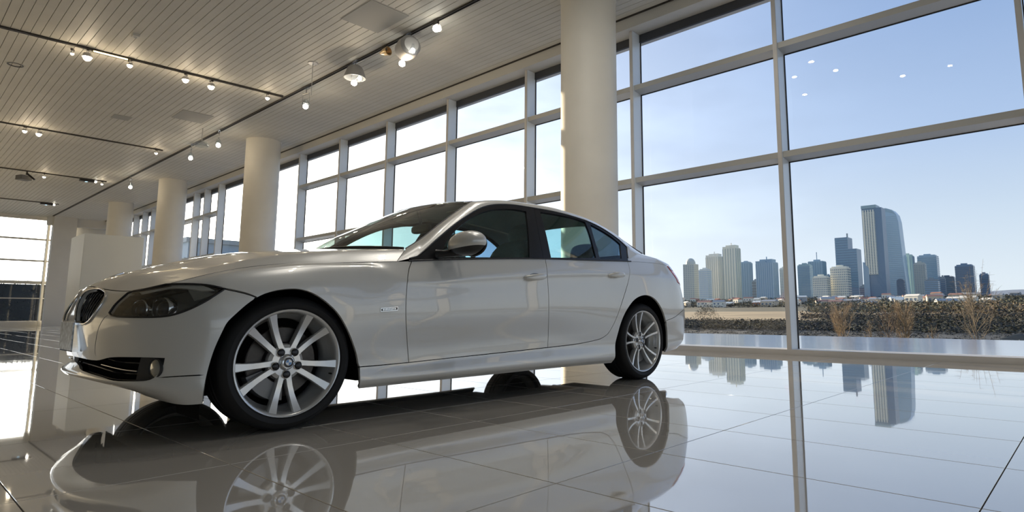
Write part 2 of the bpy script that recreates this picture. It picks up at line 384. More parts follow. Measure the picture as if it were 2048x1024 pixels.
track('lighting_track', (-28.0, -3.0), (-28.05, 5.5), H, 0.05, 'third cross track, holding the projector')
track('lighting_track', (-35.5, -3.0), (-35.5, 5.3), H, 0.05, 'farthest cross track near the end glazing')

def lamp_light(loc, e, r=0.05, color=(1.0, 0.80, 0.55)):
    o = light('lamp_glow', 'POINT', loc, e, color, shadow_soft_size=r); return o
# small lamps on the cross tracks
def small_lamp(x, y, lab, size=0.05, e=10, tilt=0.35):
    t = thing('track_lamp', lab, 'track lamp', (x, y, H-0.035), random.uniform(-0.6, 0.6), 'small lamps on the cross tracks')
    MB().box(-0.05, 0.05, -0.02, 0.02, -0.03, 0.0).build('adapter', M_track, t)
    MB().tube([(0, 0, -0.03), (0, 0, -0.05)], 0.009, 8).build('stem', M_lampbody, t, smooth=True)
    c = (0.0, 0.0, -0.05-size)
    MB().lathe([(size*0.35, size*0.9), (size*0.75, size*0.75), (size*1.02, 0.0), (size*0.98, -0.15*size), (size*0.70, 0.0)], 20, c=c).build('shade', M_lampbody, t, smooth=True)
    MB().ball((0, 0, c[2]-size*0.2), size*0.82, 12).build('bulb', M_bulb, t, smooth=True)
    lamp_light((x, y, H-0.035+c[2]-size*1.3), e*0.22)
    return t
small_lamp(-14.10, 2.30, 'brightest round lamp on the nearest cross track at upper left', 0.085, 22)
small_lamp(-14.28, 2.10, 'tiny lamp beside the brightest lamp on the nearest cross track', 0.035, 3)
small_lamp(-14.05, 2.96, 'lamp at the right end of the glowing strip on the nearest cross track', 0.055, 12)
small_lamp(-14.02, 3.93, 'round lamp midway along the nearest cross track', 0.07, 14)
small_lamp(-14.02, 4.42, 'lamp hanging just right of the middle lamp on the nearest cross track', 0.075, 14)
small_lamp(-13.90, 5.55, 'last lamp of the nearest cross track beside the long track', 0.05, 9)
small_lamp(-21.30, 2.33, 'left lamp on the second cross track', 0.06, 12)
small_lamp(-21.30, 2.62, 'lower lamp just right of the left lamp on the second cross track', 0.075, 12)
small_lamp(-21.33, 5.36, 'lamp at the right end of the second cross track', 0.05, 8)
small_lamp(-28.03, 3.72, 'single lamp in the middle of the third cross track', 0.055, 9)
small_lamp(-28.05, 5.40, 'lamp at the right end of the third cross track', 0.045, 8)
# glowing strip on the nearest cross track
t = thing('strip_light', 'thin warm glowing strip light along the nearest cross track', 'strip light', (-14.10, 2.65, H-0.02), math.radians(87))
MB().box(-0.27, 0.27, -0.045, -0.03, -0.03, 0.0).build('strip', mat('warm_strip', (1, 0.9, 0.5), 0.4, emit=(1, 0.78, 0.35), estr=3.0), t)
MB().box(-0.28, 0.28, -0.03, 0.0, -0.035, 0.0).build('holder', M_track, t)
# projector
t = thing('projector', 'dark projector with angled arm hung from the third cross track', 'projector', (-28.0, 3.25, H-0.04), 0.4)
MB().box(-0.02, 0.02, -0.02, 0.02, -0.12, 0.0).build('stem', M_track, t)
MB().box(-0.30, 0.02, -0.16, 0.16, -0.30, -0.14).build('body', mat('projector_grey', (0.12, 0.12, 0.12), 0.5), t)
MB().tube([(0.02, 0.0, -0.08), (0.22, 0.12, -0.28)], 0.03, 8).build('arm', M_black, t, smooth=True)
MB().lathe([(0.05, 0.0), (0.05, 0.03), (0.035, 0.03), (0.03, 0.0)], 20, axis='x', c=(-0.33, 0.06, -0.22)).build('lens', M_chrome, t, smooth=True)
# slim fittings at the track ends
for (x, y, lab) in ((-28.1, 4.95, 'slim dark fitting with a lit face at the end of the third cross track'), (-35.5, 4.9, 'slim dark fitting at the end of the farthest cross track')):
    t = thing('track_fitting', lab, 'track fitting', (x, y, H-0.04), math.radians(90))
    MB().box(-0.22, 0.22, -0.09, 0.09, -0.07, 0.0).build('housing', M_black, t)
    MB().box(-0.05, 0.02, -0.07, 0.07, -0.074, -0.070).build('lens', mat('pale_lens', (0.3, 0.5, 0.6), 0.2, emit=(0.5, 0.8, 1.0), estr=0.6), t)
    MB().ball((0.26, 0, -0.03), 0.045, 10).build('bulb', M_bulb2, t, smooth=True)

# spotlights with clear glass bells under the long track
def spotlight(x, y, z, lab, big=1.0, mode='bell', e=12):
    t = thing('track_spotlight', lab, 'spotlight', (x, y, H-0.035), random.uniform(-0.3, 0.3), 'spotlights under the long track')
    dz = z-(H-0.035)
    MB().box(-0.10*big, 0.10*big, -0.025, 0.025, -0.04, 0.0).build('adapter', M_shade, t)
    MB().tube([(0, 0, -0.04), (0, 0, dz*0.35)], 0.012, 8).build('stem', M_lampbody, t, smooth=True)
    MB().tube([(-0.13*big, 0, dz*0.35), (0.13*big, 0, dz*0.35)], 0.02, 8).build('crossbar', M_chrome, t, smooth=True)
    for sx in (-1, 1):
        MB().tube([(sx*0.13*big, 0, dz*0.35), (sx*0.15*big, 0, dz*0.65), (sx*0.13*big, 0, dz)], 0.008, 6).build('arm', M_shade, t, smooth=True)
    if mode == 'drum':
        MB().lathe([(0.001, -0.20), (0.13, -0.20), (0.185, -0.15), (0.20, 0), (0.185, 0.15), (0.13, 0.20), (0.001, 0.20)], 28, axis='x', c=(0, 0, dz*0.62)).build('drum', M_lampbody, t, smooth=True)
        spots = [(-0.27, 0.0, dz*1.02), (0.27, 0.0, dz*0.90)]
    elif mode == 'bell':
        MB().lathe([(0.10, 0.22), (0.15, 0.17), (0.20, 0.02), (0.21, -0.03), (0.195, -0.03), (0.18, 0.03), (0.13, 0.15)], 28, c=(0, 0, dz*0.75)).build('drum', M_lampbody, t, smooth=True)
        spots = [(-0.02, 0.0, dz*0.98), (0.20, 0.0, dz*0.9)]
    else:
        MB().lathe([(0.03, 0.10), (0.06, 0.06), (0.085, -0.02), (0.078, -0.02), (0.05, 0.05)], 20, c=(0, 0, dz*0.85)).build('drum', M_shade, t, smooth=True)
        spots = [(0.0, 0.0, dz*0.97)]
    for k, (a, b, c) in enumerate(spots):
        r = 0.058 if k == 0 else 0.040
        MB().lathe([(0.02, 0.11), (0.03, 0.06), (0.068, -0.02), (0.070, -0.05), (0.062, -0.05)], 20, c=(a, b, c)).build('bell', M_shade, t, smooth=True)
        MB().ball((a, b, c-0.02), r, 12).build('bulb', M_bulb2, t, smooth=True)
    lamp_light((x, y, z-0.12), e*0.35)
    return t
spotlight(-8.95, 5.93, 5.13, 'largest spotlight with grey drum and two glass lamps near the big column', 1.0, 'drum', 14)
spotlight(-10.75, 5.93, 5.13, 'second spotlight from the big column with grey bell shade', 0.9, 'bell', 14)
spotlight(-12.85, 5.95, 5.13, 'third spotlight from the big column with bright lamp on thin arms', 0.8, 'small', 12)
spotlight(-17.75, 5.88, 5.15, 'hanging lamp just left of the second column', 0.6, 'small', 10)
spotlight(-19.85, 5.86, 5.15, 'paired glass lamp between the second and third columns', 0.6, 'small', 10)
spotlight(-26.10, 5.86, 5.15, 'far hanging lamp above the white display block', 0.6, 'small', 8)
t = thing('glass_pendant', 'shallow clear glass bowl lamp under the long track left of the second column', 'pendant lamp', (-18.0, 5.55, H))
MB().tube([(0, 0, 0), (0, 0, -0.36)], 0.01, 8).build('stem', M_lampbody, t, smooth=True)
MB().lathe([(0.03, -0.34), (0.16, -0.42), (0.19, -0.48), (0.15, -0.52), (0.14, -0.50), (0.165, -0.47), (0.02, -0.36)], 24).build('bowl', M_shade, t, smooth=True)
t = thing('reflector_lamp', 'small gold reflector lamp fixed on the long track above the second spotlight', 'reflector lamp', (-9.7, 5.93, H-0.035), 0.2)
MB().lathe([(0.02, -0.12), (0.07, 0.0), (0.085, 0.10), (0.078, 0.10), (0.06, 0.0)], 20, axis='x', c=(0, 0, -0.12)).build('reflector', mat('gold_reflector', (0.8, 0.6, 0.35), 0.2, 0.8), t, smooth=True)
MB().box(-0.05, 0.05, -0.02, 0.02, -0.08, 0.0).build('adapter', M_track, t)
t = thing('reflector_lamp', 'small lit reflector lamp above the largest spotlight', 'reflector lamp', (-8.15, 5.95, H-0.035), 0.2)
MB().ball((0, 0, -0.15), 0.06, 12).build('bulb', M_bulb2, t, smooth=True)
MB().lathe([(0.03, -0.10), (0.07, 0.0), (0.08, 0.06), (0.072, 0.06)], 20, axis='x', c=(0, 0, -0.15)).build('reflector', M_shade, t, smooth=True)
MB().box(-0.05, 0.05, -0.02, 0.02, -0.08, 0.0).build('adapter', M_track, t)
# lone ceiling rod
t = thing('ceiling_rod', 'thin suspension rod with round plate above the third spotlight', 'rod', (-11.55, 5.45, H))
MB().tube([(0, 0, 0), (0, 0, -0.68)], 0.0065, 8).build('rod', M_lampbody, t, smooth=True)
MB().lathe([(0.001, -0.02), (0.09, -0.015), (0.10, 0.0)], 24).build('plate', M_lampbody, t, smooth=True)
# lamps behind the camera that mirror in the big right-hand panes
for k, (x, y) in enumerate(((-4.46, 4.33), (-3.91, 4.89), (-3.68, 4.11), (-2.70, 2.86), (-1.84, 2.82), (-4.68, 3.12))):
    t = thing('round_downlight', 'small round ceiling downlight in the group above and behind the camera', 'downlight', (x, y, H), 0, 'round downlights over the camera')
    MB().lathe([(0.05, 0.0), (0.05, -0.02), (0.04, -0.02)], 20).build('trim_ring', M_lampbody, t, smooth=True)
    MB().lathe([(0.045, -0.012), (0.001, -0.014)], 20).build('lens', MATS.get('downlight_lens') or mat('downlight_lens', (1, 1, 1), 0.4, emit=(1, 0.96, 0.9), estr=28), t)
    light('downlight_beam', 'AREA', (x, y, H-0.03), 7.5, (1.0, 0.95, 0.87), shape='DISK', size=0.09)

# ================================================================ the car
# local frame of the car: x along the body (front axle = 0, tail positive), y across (0 = near wheel faces), z up
CAR = thing('car', 'silver-white four-door saloon car parked nose left on the polished tiles', 'car', (-2.99, 1.374, 0), math.radians(90)-0.0077)
TC = 0.895
# lower body control table: rows bottom->top, each key: list of 8 (s,t,z)
KEYS=[
[(-.60,.895,.235),(-.695,.895,.265),(-.675,.895,.33),(-.685,.895,.40),(-.700,.895,.52),(-.690,.895,.60),(-.675,.895,.65),(-.645,.895,.70)],
[(-.585,.62,.225),(-.675,.62,.262),(-.655,.62,.32),(-.668,.62,.40),(-.685,.62,.52),(-.668,.62,.60),(-.645,.62,.645),(-.620,.62,.675)],
[(-.53,.40,.205),(-.625,.40,.25),(-.61,.40,.30),(-.618,.40,.38),(-.632,.40,.52),(-.62,.40,.58),(-.60,.40,.63),(-.578,.40,.665)],
[(-.46,.21,.168),(-.545,.21,.24),(-.535,.21,.30),(-.538,.21,.38),(-.545,.21,.52),(-.538,.21,.59),(-.522,.21,.65),(-.500,.215,.690)],
[(-.405,.075,.158),(-.43,.075,.225),(-.43,.075,.29),(-.432,.075,.37),(-.435,.075,.50),(-.43,.078,.60),(-.42,.10,.67),(-.40,.145,.725)],
[(-.30,.02,.165),(-.30,.005,.21),(-.30,.01,.28),(-.30,.003,.36),(-.30,-.008,.50),(-.29,.005,.62),(-.29,.04,.71),(-.28,.12,.762)],
[(0,.03,.160),(0,.0,.20),(0,.0,.28),(0,-.01,.36),(0,-.022,.53),(0,-.012,.68),(0,.028,.765),(0,.098,.812)],
[(.42,.035,.160),(.42,.0,.20),(.42,.012,.28),(.42,.005,.36),(.42,-.014,.54),(.42,.004,.70),(.42,.03,.785),(.42,.088,.842)],
[(.70,.05,.160),(.70,.005,.20),(.70,.025,.275),(.70,.026,.34),(.70,-.004,.55),(.70,.010,.718),(.70,.012,.742),(.70,.078,.868)],
[(1.2,.055,.160),(1.2,.008,.205),(1.2,.032,.295),(1.2,.034,.36),(1.2,-.002,.57),(1.2,.012,.762),(1.2,.010,.786),(1.2,.062,.912)],
[(1.83,.055,.162),(1.83,.01,.21),(1.83,.034,.315),(1.83,.034,.38),(1.83,-.002,.59),(1.83,.012,.812),(1.83,.010,.836),(1.83,.055,.955)],
[(2.45,.05,.160),(2.45,.006,.21),(2.45,.022,.32),(2.45,.012,.40),(2.45,-.006,.60),(2.45,.010,.848),(2.45,.008,.872),(2.45,.055,.982)],
[(2.80,.04,.158),(2.80,0,.21),(2.80,.005,.32),(2.80,-.006,.42),(2.80,-.018,.60),(2.80,.004,.862),(2.80,.006,.886),(2.80,.058,1.00)],
[(3.07,.04,.16),(3.07,0,.21),(3.07,.0,.32),(3.07,-.012,.42),(3.07,-.026,.62),(3.07,.000,.868),(3.07,.006,.892),(3.07,.065,1.012)],
[(3.42,.05,.20),(3.42,.015,.25),(3.42,.008,.33),(3.42,.0,.42),(3.42,-.012,.60),(3.42,.016,.872),(3.42,.024,.897),(3.42,.092,1.02)],
[(3.740,.10,.235),(3.760,.06,.28),(3.780,.05,.35),(3.790,.045,.45),(3.790,.04,.60),(3.750,.07,.87),(3.740,.08,.90),(3.700,.14,1.01)],
[(3.860,.22,.26),(3.910,.17,.30),(3.930,.155,.38),(3.945,.15,.47),(3.945,.15,.60),(3.880,.18,.86),(3.860,.19,.90),(3.800,.23,1.01)],
[(3.930,.42,.27),(3.990,.38,.31),(4.010,.37,.38),(4.025,.365,.47),(4.025,.365,.60),(3.960,.38,.86),(3.930,.385,.91),(3.860,.41,1.04)],
[(3.960,.895,.27),(4.030,.895,.31),(4.050,.895,.38),(4.070,.895,.47),(4.070,.895,.60),(4.000,.895,.86),(3.970,.895,.92),(3.900,.895,1.06)],
]
K=np.array(KEYS,float)              # (nk,8,3)
_d=np.linalg.norm(np.diff(K[:,4,:2],axis=0),axis=1)
U=np.concatenate([[0],np.cumsum(_d)])   # u = length along widest row from nose centre
VROW=np.array([0,.05,.125,.2,.36,.52,.57,.70])
def slopes(x,y):
    h=np.diff(x); d=np.diff(y,axis=0)/h.reshape((-1,)+(1,)*(y.ndim-1))
    m=np.zeros_like(y)
    a,b=d[:-1],d[1:]; w1=(2*h[1:]+h[:-1]).reshape((-1,)+(1,)*(y.ndim-1)); w2=(h[1:]+2*h[:-1]).reshape((-1,)+(1,)*(y.ndim-1))
    h0=h[:-1].reshape(w1.shape);h1=h[1:].reshape(w1.shape)
    avg=(a*h1+b*h0)/(h0+h1)              # parabola slope (smooth); limited where monotone data demands it
    lim=3*np.minimum(abs(a),abs(b))
    m[1:-1]=np.where(a*b<=0, avg*.5, np.sign(avg)*np.minimum(abs(avg),lim))
    m[0]=d[0];m[-1]=d[-1]
    return m
def herm(x,y,m,q):
    q=np.clip(q,x[0],x[-1]); i=np.clip(np.searchsorted(x,q,side='right')-1,0,len(x)-2)
    h=(x[i+1]-x[i]); s=((q-x[i])/h)
    sh=(-1,)+(1,)*(y.ndim-1); s=s.reshape(sh); h=h.reshape(sh)
    return (2*s**3-3*s**2+1)*y[i]+(s**3-2*s**2+s)*h*m[i]+(-2*s**3+3*s**2)*y[i+1]+(s**3-s**2)*h*m[i+1]
MU=slopes(U,K)
MU[0,:,0]=0;MU[0,:,2]=0;MU[-1,:,0]=0;MU[-1,:,2]=0
def body(u,v):
    u=np.atleast_1d(np.asarray(u,float));v=np.atleast_1d(np.asarray(v,float))
    C=herm(U,K,MU,u)                      # (n,8,3)
    m=slopes(VROW,np.swapaxes(C,0,1))        # (8,n,3)
    Y=np.swapaxes(C,0,1)
    q=np.clip(v,VROW[0],VROW[-1]); i=np.clip(np.searchsorted(VROW,q,side='right')-1,0,len(VROW)-2)
    n=np.arange(len(q)); h=(VROW[i+1]-VROW[i])[:,None]; s=((q-VROW[i])[:,None]/h)
    return (2*s**3-3*s**2+1)*Y[i,n]+(s**3-2*s**2+s)*h*m[i,n]+(-2*s**3+3*s**2)*Y[i+1,n]+(s**3-s**2)*h*m[i+1,n]
def curve(pts,x=None):
    y=np.array(pts,float); 
    if x is None:
        x=np.concatenate([[0],np.cumsum(np.linalg.norm(np.diff(y,axis=0),axis=1))]); x/=x[-1]
    m=slopes(np.asarray(x,float),y)
    return lambda q: herm(np.asarray(x,float),y,m,np.atleast_1d(np.asarray(q,float)))

